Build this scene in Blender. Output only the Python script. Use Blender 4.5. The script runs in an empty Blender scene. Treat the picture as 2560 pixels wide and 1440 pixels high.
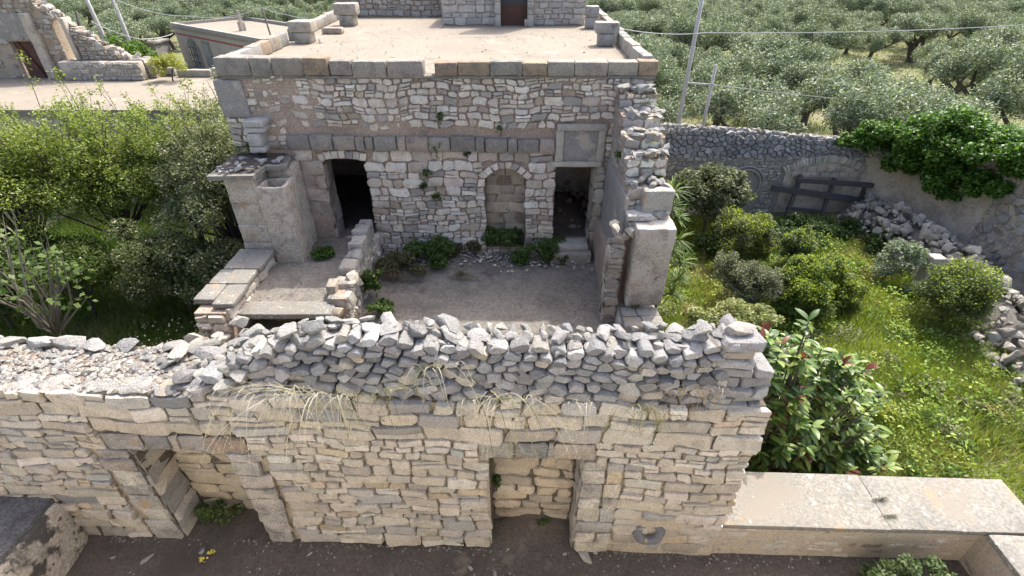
import bpy, math, random
import numpy as np
from mathutils import Vector, Matrix, Euler
R = math.radians
SC = bpy.context.scene
COL = SC.collection

# ------------------------------------------------------------------ camera, sky, sun, exposure
CAM_Z, PITCH, FPX = 6.34, R(34.3), 1247.0
cam = bpy.data.objects.new('camera', bpy.data.cameras.new('camera'))
COL.objects.link(cam)
cam.location = (0, 0, CAM_Z)
cam.rotation_euler = (R(90) - PITCH, 0, 0)
cam.data.sensor_width = 36
cam.data.lens = 36 * FPX / 2560
cam.data.clip_start = .05
cam.data.clip_end = 4000
SC.camera = cam

world = bpy.data.worlds.new('World')
SC.world = world
world.use_nodes = True
wn = world.node_tree.nodes
sky = wn.new('ShaderNodeTexSky')
sky.sky_type = 'NISHITA'
sky.sun_disc = False
sky.sun_elevation = R(57.5)
sky.sun_rotation = R(30)
sky.air_density = .85
sky.dust_density = 5.5
sky.ozone_density = .7
world.node_tree.links.new(sky.outputs[0], wn['Background'].inputs[0])
wn['Background'].inputs[1].default_value = .15

sun = bpy.data.objects.new('sun', bpy.data.lights.new('sun', 'SUN'))
COL.objects.link(sun)
sun.data.energy = 2.0
sun.data.angle = R(.55)
sun.data.color = (1, .955, .87)
sun.rotation_euler = Vector((.316, .548, 1)).to_track_quat('Z', 'Y').to_euler()
SC.view_settings.view_transform = 'Standard'
SC.view_settings.look = 'None'
SC.view_settings.exposure = 1.40
SC.view_settings.gamma = 1
SC.view_settings.use_curve_mapping = False
SC.render.engine = 'CYCLES'
SC.cycles.max_bounces = 7
SC.cycles.diffuse_bounces = 5
SC.cycles.transparent_max_bounces = 6
SC.cycles.caustics_reflective = False
SC.cycles.caustics_refractive = False
try:
    SC.cycles.use_denoising = True
except Exception:
    pass

# ------------------------------------------------------------------ layout: where a sight line meets a real plane
CP = np.array([0, 0, CAM_Z])
FW = np.array([0, math.cos(PITCH), -math.sin(PITCH)])
UP = np.array([0, math.sin(PITCH), math.cos(PITCH)])
def ray(u, v): return FW + np.array([1., 0, 0]) * (u - 1280) / FPX - UP * (v - 720) / FPX
def at_z(u, v, z): d = ray(u, v); return CP + d * ((z - CAM_Z) / d[2])
def at_y(u, v, y): d = ray(u, v); return CP + d * (y / d[1])

# ------------------------------------------------------------------ materials
def mat(name, base=(.4, .4, .4), attr=False, objcol=False, nscale=3.0, namt=.35, dark=(.2, .2, .2), speck=.25, rough=.92,
        bump=.4, bscale=30, cracks=None, spots=None, translucent=0, spec=.3, detail=6, bdist=.012):
    m = bpy.data.materials.new(name)
    m.use_nodes = True
    nt = m.node_tree; N = nt.nodes; L = nt.links
    b = N['Principled BSDF']
    b.inputs['Roughness'].default_value = rough
    b.inputs['Specular IOR Level'].default_value = spec
    geo = N.new('ShaderNodeNewGeometry')
    pos = geo.outputs['Position']
    if attr:
        a = N.new('ShaderNodeAttribute'); a.attribute_name = 'tint'; col = a.outputs['Color']
    elif objcol:
        a = N.new('ShaderNodeObjectInfo'); col = a.outputs['Color']
    else:
        c = N.new('ShaderNodeRGB'); c.outputs[0].default_value = (*base, 1); col = c.outputs[0]
    def noise(sc, det, rgh=.6, off=0):
        n = N.new('ShaderNodeTexNoise'); n.inputs['Scale'].default_value = sc
        n.inputs['Detail'].default_value = det; n.inputs['Roughness'].default_value = rgh
        if off:
            v = N.new('ShaderNodeVectorMath'); v.operation = 'ADD'; v.inputs[1].default_value = (off, off * .7, off * 1.3)
            L.new(pos, v.inputs[0]); L.new(v.outputs[0], n.inputs['Vector'])
        else:
            L.new(pos, n.inputs['Vector'])
        return n.outputs[0]
    def mr(x, a, b_, c=0., d=1.):
        r = N.new('ShaderNodeMapRange'); r.inputs[1].default_value = a; r.inputs[2].default_value = b_
        r.inputs[3].default_value = c; r.inputs[4].default_value = d; L.new(x, r.inputs[0]); return r.outputs[0]
    def mix(fac, c1, c2, mode='MIX'):
        x = N.new('ShaderNodeMix'); x.data_type = 'RGBA'; x.blend_type = mode
        L.new(fac, x.inputs[0]) if not isinstance(fac, float) else setattr(x.inputs[0], 'default_value', fac)
        for s, c_ in ((6, c1), (7, c2)):
            if isinstance(c_, tuple): x.inputs[s].default_value = (*c_, 1)
            else: L.new(c_, x.inputs[s])
        return x.outputs[2]
    if namt > 0:
        col = mix(mr(noise(nscale, detail), .48, .72, 0, namt), col, dark)
    if speck > 0:
        s = mr(noise(nscale * 12, 3, .7, 3.1), .3, .7, 1 - speck, 1 + speck)
        cc = N.new('ShaderNodeCombineColor'); [L.new(s, cc.inputs[i]) for i in range(3)]
        col = mix(1.0, col, cc.outputs[0], 'MULTIPLY')
    for sp in spots or []:     # (scale, threshold lo, hi, colour, offset)
        col = mix(mr(noise(sp[0], 4, .65, sp[4]), sp[1], sp[2]), col, sp[3])
    if cracks:                       # thin wandering cracks: (cells per metre, half width, colour)
        nz = N.new('ShaderNodeTexNoise'); nz.inputs['Scale'].default_value = 2.5; nz.inputs['Detail'].default_value = 5; L.new(pos, nz.inputs['Vector'])
        vm = N.new('ShaderNodeVectorMath'); vm.operation = 'MULTIPLY_ADD'; vm.inputs[1].default_value = (.7, .7, .7)
        L.new(nz.outputs['Color'], vm.inputs[0]); L.new(pos, vm.inputs[2])
        vo = N.new('ShaderNodeTexVoronoi'); vo.feature = 'DISTANCE_TO_EDGE'; vo.inputs['Scale'].default_value = cracks[0]; L.new(vm.outputs[0], vo.inputs['Vector'])
        brk = mr(noise(.8, 3, .5, 55.), .45, .6, 0, .8)
        mm = N.new('ShaderNodeMath'); mm.operation = 'MULTIPLY'; L.new(mr(vo.outputs['Distance'], 0, cracks[1], 1, 0), mm.inputs[0]); L.new(brk, mm.inputs[1])
        col = mix(mm.outputs[0], col, cracks[2])
    L.new(col, b.inputs['Base Color'])
    if bump > 0:
        bn = N.new('ShaderNodeBump'); bn.inputs['Strength'].default_value = bump; bn.inputs['Distance'].default_value = bdist
        L.new(noise(bscale, 8, .68, 1.7), bn.inputs['Height']); L.new(bn.outputs[0], b.inputs['Normal'])
    if translucent > 0:
        t = N.new('ShaderNodeBsdfTranslucent')
        tc = mix(1.0, col, (1.15, 1.2, .55), 'MULTIPLY')
        L.new(tc, t.inputs[0])
        ms = N.new('ShaderNodeMixShader'); ms.inputs[0].default_value = translucent
        L.new(b.outputs[0], ms.inputs[1]); L.new(t.outputs[0], ms.inputs[2])
        L.new(ms.outputs[0], N['Material Output'].inputs[0])
    return m

M_STONE = mat('limestone', attr=True, nscale=7, namt=.45, dark=(.22, .208, .19), speck=.4, bump=1., bscale=26, bdist=.03,
              spots=[(9, .64, .72, (.44, .33, .19), 7.), (16, .66, .72, (.10, .10, .095), 4.)])
M_GREY = mat('lichened_limestone', attr=True, nscale=8, namt=.5, dark=(.17, .17, .168), speck=.42, bump=1., bscale=30, bdist=.03,
             spots=[(12, .64, .72, (.44, .43, .40), 5.), (5, .68, .76, (.42, .30, .16), 2.)])
M_ROCK = mat('loose_limestone', objcol=True, nscale=8, namt=.5, dark=(.2, .198, .19), speck=.42, bump=1., bscale=24, bdist=.035,
             spots=[(12, .64, .74, (.46, .44, .40), 5.)])
M_BLOCK = mat('weathered_block', attr=True, nscale=4, namt=.75, dark=(.12, .118, .112), speck=.42, bump=1., bscale=20, bdist=.03,
              spots=[(3, .62, .72, (.40, .28, .16), 2.), (14, .66, .72, (.45, .44, .40), 8.)])
M_MORTAR = mat('earth_mortar', (.44, .34, .27), nscale=3, namt=.5, dark=(.28, .22, .18), speck=.4, bump=1., bscale=22, bdist=.04)
M_HJOINT = mat('brown_joint', (.25, .20, .16), nscale=3, namt=.5, dark=(.15, .125, .10), speck=.4, bump=1., bscale=22, bdist=.04)
JAMB = [(.46, .43, .375)] * 3 + [(.41, .385, .345)] * 2 + [(.36, .345, .32)]
M_JOINT = mat('dark_joint', (.15, .125, .10), nscale=3, namt=.5, dark=(.09, .078, .066), speck=.4, bump=1., bscale=22, bdist=.04)
M_CREAM = mat('lime_mortar', (.49, .42, .325), nscale=3, namt=.4, dark=(.30, .26, .20), speck=.25, bump=1., bscale=20, bdist=.03,
              spots=[(7, .64, .7, (.2, .19, .17), 5.)])
M_DARKGAP = mat('gap_shade_rubble', (.16, .15, .14), nscale=5, namt=.4, dark=(.1, .1, .1), bump=1., bscale=20, bdist=.04)  # dark core colour stands in for shade in gaps between dry-laid stones
M_PLASTER = mat('old_plaster', (.47, .415, .345), nscale=2.6, namt=1., dark=(.24, .22, .195), speck=.42, bump=.6, bscale=14, bdist=.02,
                spots=[(3.5, .58, .72, (.36, .26, .18), 6.), (9, .63, .7, (.14, .135, .12), 1.), (1.7, .56, .62, (.52, .475, .41), 14.)])
M_GPLASTER = mat('grey_plaster', (.30, .285, .265), nscale=3, namt=.5, dark=(.19, .185, .175), speck=.3, bump=.7, bscale=16, bdist=.02,
                 spots=[(2.6, .58, .66, (.46, .41, .34), 9.)])
M_STAINED = mat('stained_plaster', (.46, .41, .335), nscale=2.4, namt=.9, dark=(.085, .08, .072), speck=.4, spots=[(3.2, .52, .60, (.08, .075, .068), 3.), (7, .6, .66, (.12, .11, .095), 9.)], bump=.7, bscale=14, bdist=.02)
M_TAR = mat('blackened_top', (.12, .12, .125), nscale=3, namt=.8, dark=(.045, .045, .048), speck=.5, bump=.8, bscale=24)
M_DECK = mat('roof_screed', (.262, .23, .186), nscale=.8, namt=.55, dark=(.195, .166, .133), speck=.14, cracks=(.42, .014, (.12, .10, .085)), bump=.4, bscale=20,
             spots=[(.45, .52, .66, (.235, .205, .17), 41.), (1.1, .60, .68, (.33, .285, .235), 4.), (2.2, .66, .74, (.22, .16, .125), 11.), (26, .66, .74, (.25, .22, .2), 3.)])
M_SLAB = mat('pale_coping', (.235, .224, .198), nscale=2.2, namt=.65, dark=(.155, .153, .14), speck=.32, bump=.7, bscale=26,
             spots=[(2.2, .58, .74, (.36, .25, .15), 5.), (9, .63, .66, (.48, .47, .43), 2.), (20, .70, .73, (.46, .45, .42), 9.), (5, .64, .72, (.15, .145, .135), 12.), (.8, .54, .66, (.235, .215, .18), 21.)])
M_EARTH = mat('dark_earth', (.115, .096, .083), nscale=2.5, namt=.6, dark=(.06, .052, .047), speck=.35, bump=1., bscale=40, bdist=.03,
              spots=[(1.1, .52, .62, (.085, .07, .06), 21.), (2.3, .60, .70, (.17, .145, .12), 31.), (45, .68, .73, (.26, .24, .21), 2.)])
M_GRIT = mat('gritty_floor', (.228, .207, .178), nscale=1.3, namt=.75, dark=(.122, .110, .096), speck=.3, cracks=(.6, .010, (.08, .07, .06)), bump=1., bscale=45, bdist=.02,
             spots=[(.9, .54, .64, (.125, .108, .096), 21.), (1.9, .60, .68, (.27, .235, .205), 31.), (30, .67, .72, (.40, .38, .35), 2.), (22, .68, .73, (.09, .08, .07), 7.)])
M_FIELD = mat('grove_ground', (.165, .17, .085), nscale=.35, namt=.7, dark=(.10, .13, .04), speck=.35, bump=.6, bscale=6,
              spots=[(.22, .58, .68, (.24, .205, .145), 4.)])
M_BARK = mat('bark', (.10, .085, .07), nscale=6, namt=.5, dark=(.05, .045, .04), bump=1., bscale=18, bdist=.03)
M_TWIG = mat('pale_twig', (.19, .165, .135), nscale=6, namt=.3, bump=.2)
M_LEAF = mat('leaf', attr=True, namt=0, speck=0, bump=0, rough=.55, translucent=.38, spec=.35)
M_GLOSS = mat('glossy_leaf', attr=True, namt=0, speck=0, bump=0, rough=.36, translucent=.28, spec=.35)
M_OLIVE = mat('olive_leaf', attr=True, namt=0, speck=0, bump=0, rough=.5, translucent=.22, spec=.4)
M_STRAW = mat('dry_straw', attr=True, namt=0, speck=0, bump=0, rough=.8, translucent=.25)
M_WOOD = mat('grey_timber', (.085, .083, .085), nscale=4, namt=.5, dark=(.05, .05, .05), bump=.5, bscale=40)
M_RUST = mat('rusted_door', (.125, .062, .045), nscale=3, namt=.6, dark=(.05, .03, .026), speck=.4, bump=.4, bscale=20, rough=.7)
M_POLE = mat('concrete_pole', (.42, .41, .39), nscale=2, namt=.3, bump=.2)
M_DPOLE = mat('dark_pole', (.12, .11, .10), nscale=2, namt=.3, bump=.2)
M_WIRE = mat('cable', (.45, .46, .46), namt=0, speck=0, bump=0, rough=.5)
M_REDLINE = mat('red_band', (.33, .09, .06), nscale=3, namt=.4, bump=.2)
M_GLASS = mat('dusty_glass', (.20, .225, .26), nscale=1, namt=.4, dark=(.28, .29, .31), bump=0, rough=.15, spec=.6)
M_FLOWER = mat('petal', attr=True, namt=0, speck=0, bump=0, rough=.6, translucent=.2)

# ------------------------------------------------------------------ object helpers
WL = {}
def root(name, label, cat, loc, group=None, kind=None):
    o = bpy.data.objects.new(name, None); COL.objects.link(o)
    o.location = loc; o.empty_display_size = .1
    WL[o.name] = Vector(loc)
    tag(o, label, cat, group, kind)
    return o
def tag(o, label=None, cat=None, group=None, kind=None):
    for k, x in (('label', label), ('category', cat), ('group', group), ('kind', kind)):
        if x: o[k] = x
    return o
def build(name, V, Fs, material, parent=None, tint=None, smooth=False, kind=None, auto=0):
    V = np.asarray(V, dtype=np.float64).reshape(-1, 3)
    c = (V.min(0) + V.max(0)) / 2
    me = bpy.data.meshes.new(name)
    if isinstance(Fs, np.ndarray):
        n, k = Fs.shape
        me.vertices.add(len(V)); me.vertices.foreach_set('co', (V - c).ravel())
        me.loops.add(n * k); me.loops.foreach_set('vertex_index', Fs.ravel().astype(np.int32))
        me.polygons.add(n); me.polygons.foreach_set('loop_start', np.arange(0, n * k, k, dtype=np.int32))
        me.polygons.foreach_set('loop_total', np.full(n, k, dtype=np.int32))
        me.update(calc_edges=True)
    else:
        me.from_pydata([tuple(p) for p in (V - c)], [], Fs)
    if tint is not None:
        t = np.asarray(tint, dtype=np.float32)
        if t.ndim == 1: t = np.tile(t, (len(V), 1))
        a = me.attributes.new('tint', 'FLOAT_COLOR', 'POINT')
        a.data.foreach_set('color', np.hstack([t, np.ones((len(V), 1), np.float32)]).ravel())
    if smooth: me.polygons.foreach_set('use_smooth', [True] * len(me.polygons))
    me.materials.append(material)
    o = bpy.data.objects.new(name, me); COL.objects.link(o)
    if parent is not None:
        o.parent = parent; o.location = Vector(c) - WL[parent.name]
    else:
        o.location = c
    WL[o.name] = Vector(c)
    if auto:
        me.polygons.foreach_set('use_smooth', [True] * len(me.polygons)); me.set_sharp_from_angle(angle=R(auto))
    if kind: o['kind'] = kind
    return o
class MB:
    def __init__(s): s.v = []; s.f = []; s.t = []
    def add(s, V, F, t=None):
        n = len(s.v); s.v += [tuple(p) for p in V]; s.f += [tuple(i + n for i in q) for q in F]
        if t is not None: s.t += [tuple(t)] * len(V)
        return s
    def box(s, x0, x1, y0, y1, z0, z1, t=None, T=None):
        V = [(x, y, z) for x in (x0, x1) for y in (y0, y1) for z in (z0, z1)]
        if T: V = [T(p) for p in V]
        return s.add(V, [(0, 1, 3, 2), (4, 6, 7, 5), (0, 4, 5, 1), (2, 3, 7, 6), (0, 2, 6, 4), (1, 5, 7, 3)], t)
    def prism(s, poly, z0, z1, t=None):       # poly: (x, y) outline, extruded upwards
        n = len(poly)
        V = [(x, y, z0) for x, y in poly] + [(x, y, z1) for x, y in poly]
        return s.add(V, [tuple(range(n))[::-1], tuple(range(n, 2 * n))] + [(i, (i + 1) % n, n + (i + 1) % n, n + i) for i in range(n)], t)
    def tube(s, pts, rad, sides=6, t=None):
        pts = [Vector(p) for p in pts]; n0 = len(s.v); m = len(pts)
        if not hasattr(rad, '__len__'): rad = [rad] * m
        V = []
        for i, p in enumerate(pts):
            d = (pts[min(i + 1, m - 1)] - pts[max(i - 1, 0)]).normalized()
            a = d.orthogonal().normalized() if abs(d.z) > .9 else d.cross(Vector((0, 0, 1))).normalized()
            b = d.cross(a)
            V += [p + (a * math.cos(2 * math.pi * k / sides) + b * math.sin(2 * math.pi * k / sides)) * rad[i] for k in range(sides)]
        F = [(i * sides + k, i * sides + (k + 1) % sides, (i + 1) * sides + (k + 1) % sides, (i + 1) * sides + k) for i in range(m - 1) for k in range(sides)]
        F += [tuple(range(sides))[::-1], tuple(range((m - 1) * sides, m * sides))]
        return s.add(V, F, t)
    def build(s, name, material, parent=None, smooth=False, kind=None, auto=0):
        return build(name, s.v, s.f, material, parent, np.array(s.t) if s.t else None, smooth, kind, auto)
def copy_tree(o, parent=None):
    c = o.copy(); COL.objects.link(c); c.parent = parent
    WL[c.name] = Vector(c.location)
    for ch in list(o.children): copy_tree(ch, c)
    return c
def ico_noise(seed):
    r = np.random.default_rng(seed); ph = r.uniform(0, 7, (6, 3)); k = r.normal(0, 1, (6, 3))
    return lambda P, s=1.: sum(np.sin((P * s) @ k[i] * 1.7 + ph[i, 0]) for i in range(6)) / 6

# ------------------------------------------------------------------ masonry: every stone its own little solid
class Frame:
    def __init__(s, O, S, H, N): s.O, s.S, s.H, s.N = (np.array(a, float) for a in (O, S, H, N))
    def p(s, a, h, n=0.): return s.O + s.S * a + s.H * h + s.N * n
def chaikin(P):
    Q = np.roll(P, -1, 0)
    return np.stack([P * .86 + Q * .14, P * .14 + Q * .86], 1).reshape(-1, 2)
def stone(poly, fr, rng, d=.04, back=.06, gap=.012, tilt=.08, inset=.16, tint=(.4, .4, .4)):
    c = poly.mean(0); n = len(poly)
    e = poly - c
    ln = np.linalg.norm(e, axis=1, keepdims=True) + 1e-6
    size = np.ptp(poly, axis=0)
    P1 = c + e * np.maximum(.45, 1 - gap / ln)
    P2 = c + (P1 - c) * (1 - inset * rng.uniform(.6, 1.25, (n, 1)))
    tx, ty = rng.normal(0, tilt, 2)
    j = min(size) * .05
    d1 = d * .45 + rng.normal(0, j * .4, n)
    d2 = d + (P2 - c) @ np.array([tx, ty]) + rng.normal(0, j * .45, n)
    dc = d * 1.08 + rng.normal(0, j * .35)
    V = [fr.p(c[0] + (a - c[0]) * .8, c[1] + (h - c[1]) * .8, -back) for a, h in P1] + [fr.p(P1[i, 0], P1[i, 1], d1[i]) for i in range(n)] + \
        [fr.p(P2[i, 0], P2[i, 1], d2[i]) for i in range(n)] + [fr.p(c[0], c[1], dc)]
    F = []
    for i in range(n):
        k = (i + 1) % n
        F += [(i, k, n + k, n + i), (n + i, n + k, 2 * n + k, 2 * n + i), (2 * n + i, 2 * n + k, 3 * n)]
    return (np.array(V), F, tint, float(size[0] * size[1]))
def subtract(lo, hi, cuts):
    out = [(lo, hi)]
    for a, b in cuts:
        nx = []
        for p, q in out:
            if b <= p or a >= q: nx.append((p, q)); continue
            if a > p: nx.append((p, a))
            if b < q: nx.append((b, q))
        out = nx
    return [(p, q) for p, q in out if q - p > .05]
def courses(seed, s0, s1, h0, h1, rh, rw, cuts=lambda a, b: [], top=None, split=.2, wav=.02, cham=(.1, .3), minw=.09, jit=.06, slope=0.):
    """stones laid in uneven rows, as outlines in wall coordinates; rw is width over height"""
    rng = np.random.default_rng(seed); out = []; h = h0
    ph = rng.uniform(0, 6, 8)
    def wave(P):
        s, q = P[:, 0], P[:, 1]
        dz = wav * (np.sin(s * 2.1 + ph[0] + q * .8) + .7 * np.sin(s * 4.7 + ph[1] - q * 2.3) + .5 * np.sin(s * 9.3 + ph[2] + q * 3))
        ds = wav * .8 * (np.sin(q * 5 + ph[3] + s) + .7 * np.sin(q * 11 + ph[4] - s * 2))
        return np.stack([s + ds, q + dz + slope * s], 1)
    while h < h1 - .03:
        r = rng.uniform(*rh)
        if h1 - (h + r) < rh[0] * .7: r = h1 - h
        for lo, hi in subtract(s0, s1, cuts(h, h + r)):
            a = lo
            while a < hi - .01:
                w = max(minw, r * rng.uniform(*rw))
                if hi - (a + w) < max(minw, r * rw[0] * .6): w = hi - a
                if top is None or h + r * .6 < top(a + w / 2):
                    rects = []
                    x = rng.random()
                    if x < split and r > .1:
                        k = rng.uniform(.33, .67)
                        rects = [(a, a + w, h, h + r * k)]
                        if w > .28 and rng.random() < .6:
                            m = a + w * rng.uniform(.35, .65); rects += [(a, m, h + r * k, h + r), (m, a + w, h + r * k, h + r)]
                        else: rects += [(a, a + w, h + r * k, h + r)]
                    else: rects = [(a, a + w, h, h + r)]
                    for (p, q, u, v) in rects:
                        W, Hh = q - p, v - u
                        c = rng.uniform(*cham, 4) * min(W, Hh)
                        P = [(p + c[0], u), ((p + q) / 2, u), (q - c[1], u), (q, u + c[1] * .8), (q, v - c[2]), (q - c[2] * .9, v), ((p + q) / 2, v), (p + c[3], v), (p, v - c[3]), (p, u + c[0])]
                        P = np.array(P) + rng.normal(0, jit * min(W, Hh), (10, 2))
                        out.append(wave(P))
                a += w
        h += r
    return out
def voronoi(seed, inside, s0, s1, h0, h1, n, aniso=1.4, rounds=2, sizes=None):
    """irregular fitted stones: cells of relaxed random points, cut to the box"""
    rng = np.random.default_rng(seed)
    P = np.stack([rng.uniform(s0, s1, n) / aniso, rng.uniform(h0, h1, n)], 1)
    if sizes is not None:
        keep = []
        for p in rng.permutation(n):
            r = sizes(P[p, 0] * aniso, P[p, 1]) * rng.uniform(.6, 1.3)
            if all((P[p, 0] - P[k, 0]) ** 2 + (P[p, 1] - P[k, 1]) ** 2 > r * r for k in keep): keep.append(p)
        P = P[keep]
    box = np.array([(s0 / aniso, h0), (s1 / aniso, h0), (s1 / aniso, h1), (s0 / aniso, h1)])
    def cells(P):
        out = []
        for i in range(len(P)):
            d2 = ((P - P[i]) ** 2).sum(1); nb = np.argsort(d2)[1:22]
            poly = box
            for k in nb:
                m = (P[i] + P[k]) / 2; nn = P[k] - P[i]
                sd = (poly - m) @ nn
                if (sd <= 0).all(): continue
                new = []
                for a in range(len(poly)):
                    b = (a + 1) % len(poly)
                    if sd[a] <= 0: new.append(poly[a])
                    if (sd[a] < 0) != (sd[b] < 0) and sd[a] != sd[b]:
                        t = sd[a] / (sd[a] - sd[b]); new.append(poly[a] + (poly[b] - poly[a]) * t)
                poly = np.array(new)
                if len(poly) < 3: break
            out.append(poly)
        return out
    for _ in range(rounds):
        cs = cells(P)
        P = np.array([P[i] * .4 + (c.mean(0) if len(c) > 2 else P[i]) * .6 for i, c in enumerate(cs)])
    out = []
    for c in cells(P):
        if len(c) < 3: continue
        q = c * np.array([aniso, 1.])
        if not inside(*q.mean(0)): continue
        q = q + rng.normal(0, .05 * min(np.ptp(q, axis=0)), q.shape)
        # drop tiny edges, then round the corners
        keep = [a for a in range(len(q)) if np.linalg.norm(q[a] - q[a - 1]) > .025]
        if len(keep) < 3: continue
        out.append(chaikin(q[keep]))
    return out
def lay(stones, parent, material, name='stone', limit=300, rest='small_stone_infill'):
    """the largest ones become parts one by one, the rest one joined part"""
    order = sorted(range(len(stones)), key=lambda i: -stones[i][3])
    for i in order[:limit]:
        V, F, t, _ = stones[i]
        build(name, V, F, material, parent, np.array(t), auto=42)
    if len(order) > limit:
        mb = MB()
        for i in order[limit:]: mb.add(stones[i][0], stones[i][1], stones[i][2])
        mb.build(rest, material, parent, kind='stuff', auto=42)
def pick(rng, cols, var=.12):
    c = np.array(cols[rng.integers(len(cols))]); return tuple(np.clip(c * (1 + rng.normal(0, var)) * (1 + rng.normal(0, .011, 3)), .02, .85))
CREAM = [(.56, .505, .42)] * 5 + [(.50, .45, .37)] * 3 + [(.60, .555, .485)] * 4 + [(.47, .435, .38), (.53, .44, .32), (.43, .415, .385)]
GREYS = [(.335, .335, .33)] * 5 + [(.27, .272, .272)] * 4 + [(.42, .415, .40)] * 3 + [(.46, .43, .37)]
WHITE = [(.70, .62, .52)] * 5 + [(.62, .545, .45)] * 4 + [(.75, .69, .605)] * 3 + [(.40, .37, .335)] * 2 + [(.44, .36, .28)]
PALE = [(.36, .345, .315)] * 3 + [(.31, .305, .29)] * 3 + [(.37, .325, .265)]
TOPS = [(.36, .345, .31)] * 3 + [(.30, .295, .28)] * 3 + [(.25, .25, .245)] * 2
BLOCKC = [(.31, .29, .26)] * 3 + [(.36, .32, .27)] * 2 + [(.34, .265, .20)] + [(.27, .265, .255)]

# loose rocks: a few irregular solids shared by many stones
def rock_mesh(seed, flat=.6, npt=30):
    import bmesh
    rng = np.random.default_rng(seed)
    P = rng.normal(0, 1, (npt, 3)); P /= np.abs(P).max(1, keepdims=True) ** .6 * np.linalg.norm(P, axis=1, keepdims=True) ** .4
    for k in range(3):
        dd = rng.normal(0, 1, 3); dd /= np.linalg.norm(dd); q = P @ dd; P -= np.outer(np.maximum(0, q - rng.uniform(.45, .8)), dd)
    P *= np.array([.5, .38, .5 * flat]) * rng.uniform(.8, 1.1, (npt, 1))
    bm = bmesh.new()
    for p in P: bm.verts.new(p)
    r = bmesh.ops.convex_hull(bm, input=bm.verts)
    bmesh.ops.delete(bm, geom=[g for g in r['geom_interior'] if isinstance(g, bmesh.types.BMVert)], context='VERTS')
    me = bpy.data.meshes.new('rock'); bm.to_mesh(me); bm.free()
    me.polygons.foreach_set('use_smooth', [True] * len(me.polygons)); me.set_sharp_from_angle(angle=R(34))
    me.materials.append(M_ROCK)
    return me
ROCKS = [rock_mesh(100 + i, .5 + .04 * i) for i in range(12)]
def rock(loc, size, rng, parent=None, col=None, name='stone', rot=None):
    o = bpy.data.objects.new(name, ROCKS[rng.integers(len(ROCKS))]); COL.objects.link(o)
    L = Vector(loc)
    o.parent = parent
    o.location = L - WL[parent.name] if parent is not None else L
    WL[o.name] = L
    o.scale = Vector(size) if hasattr(size, '__len__') else Vector((size,) * 3)
    o.rotation_euler = rot if rot is not None else (rng.normal(0, .25), rng.normal(0, .25), rng.uniform(0, 6.28))
    o.color = (*(col if col is not None else pick(rng, PALE)), 1)
    return o

def mortar_sheet(name, fr, s0, s1, h0, h1, step, nf, material, parent, holes=()):
    """bedding mortar: an uneven skin that buries some stones and leaves others proud"""
    S = np.arange(s0, s1 + step * .5, step); Hh = np.arange(h0, h1 + step * .5, step)
    V = np.array([fr.p(a, b, nf(a, b)) for a in S for b in Hh]); m = len(Hh); F = []
    for i in range(len(S) - 1):
        for j in range(m - 1):
            a, b = S[i] + step / 2, Hh[j] + step / 2
            if any(q[0] - step * .6 < a < q[1] + step * .6 and q[2] - step * .6 < b < q[3] + step * .6 for q in holes): continue
            F.append((i * m + j, (i + 1) * m + j, (i + 1) * m + j + 1, i * m + j + 1))
    return build(name, V, F, material, parent, smooth=True)

# ------------------------------------------------------------------ worn blocks
def rough_box(mb, x0, x1, y0, y1, z0, z1, r=.03, amp=.012, seg=.12, seed=0, t=None, T=None, shear=None):
    lo = np.array([x0, y0, z0]); hi = np.array([x1, y1, z1]); c = (lo + hi) / 2; h = (hi - lo) / 2
    r = min(r, .45 * h.min()); nz = ico_noise(seed); nb = ico_noise(seed + 77)
    def fix(P):
        P = np.array(P); q = np.clip(P, -(h - r), h - r); d = P - q
        l = np.linalg.norm(d, axis=1, keepdims=True)
        P = np.where(l > 1e-9, q + d / np.maximum(l, 1e-9) * r, P)
        W = P + c
        n = nz(W, 3.1) * amp * 1.3 + nb(W, 9.) * amp
        return W + (P / np.maximum(np.linalg.norm(P, axis=1, keepdims=True), 1e-6)) * n[:, None]
    for ax in range(3):
        u, v = [(1, 2), (2, 0), (0, 1)][ax]
        nu = max(2, min(14, int(round(2 * h[u] / seg)))); nv = max(2, min(14, int(round(2 * h[v] / seg))))
        us = np.concatenate([[-h[u]], np.linspace(-h[u] + r, h[u] - r, nu), [h[u]]])
        vs = np.concatenate([[-h[v]], np.linspace(-h[v] + r, h[v] - r, nv), [h[v]]])
        for sg in (-1, 1):
            P = []
            for a in us:
                for b in vs:
                    p = [0, 0, 0]; p[ax] = sg * h[ax]; p[u] = a; p[v] = b; P.append(p)
            P = fix(P)
            if T: P = np.array([T(p) for p in P])
            nv2 = len(vs)
            F = []
            for i in range(len(us) - 1):
                for j in range(nv2 - 1):
                    q = (i * nv2 + j, (i + 1) * nv2 + j, (i + 1) * nv2 + j + 1, i * nv2 + j + 1)
                    F.append(q if sg > 0 else q[::-1])
            mb.add(P, F, t)
    return mb
def worn(name, material, parent, x0, x1, y0, y1, z0, z1, r=.03, amp=.012, seed=0, t=None, T=None, seg=.12):
    return rough_box(MB(), x0, x1, y0, y1, z0, z1, r, amp, seg, seed, t, T).build(name, material, parent, smooth=True)
def wall_cells(mb, fr, s0, s1, h0, h1, n0, n1, holes):
    S = sorted({s0, s1} | {v for a in holes for v in a[:2] if s0 < v < s1})
    for a, b in zip(S, S[1:]):
        m = (a + b) / 2
        Z = subtract(h0, h1, [(q[2], q[3]) for q in holes if q[0] <= m <= q[1]])
        for p, q in Z: mb.box(a, b, n1, n0, p, q, T=lambda P: fr.p(P[0], P[2], P[1]))
    return mb
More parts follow.
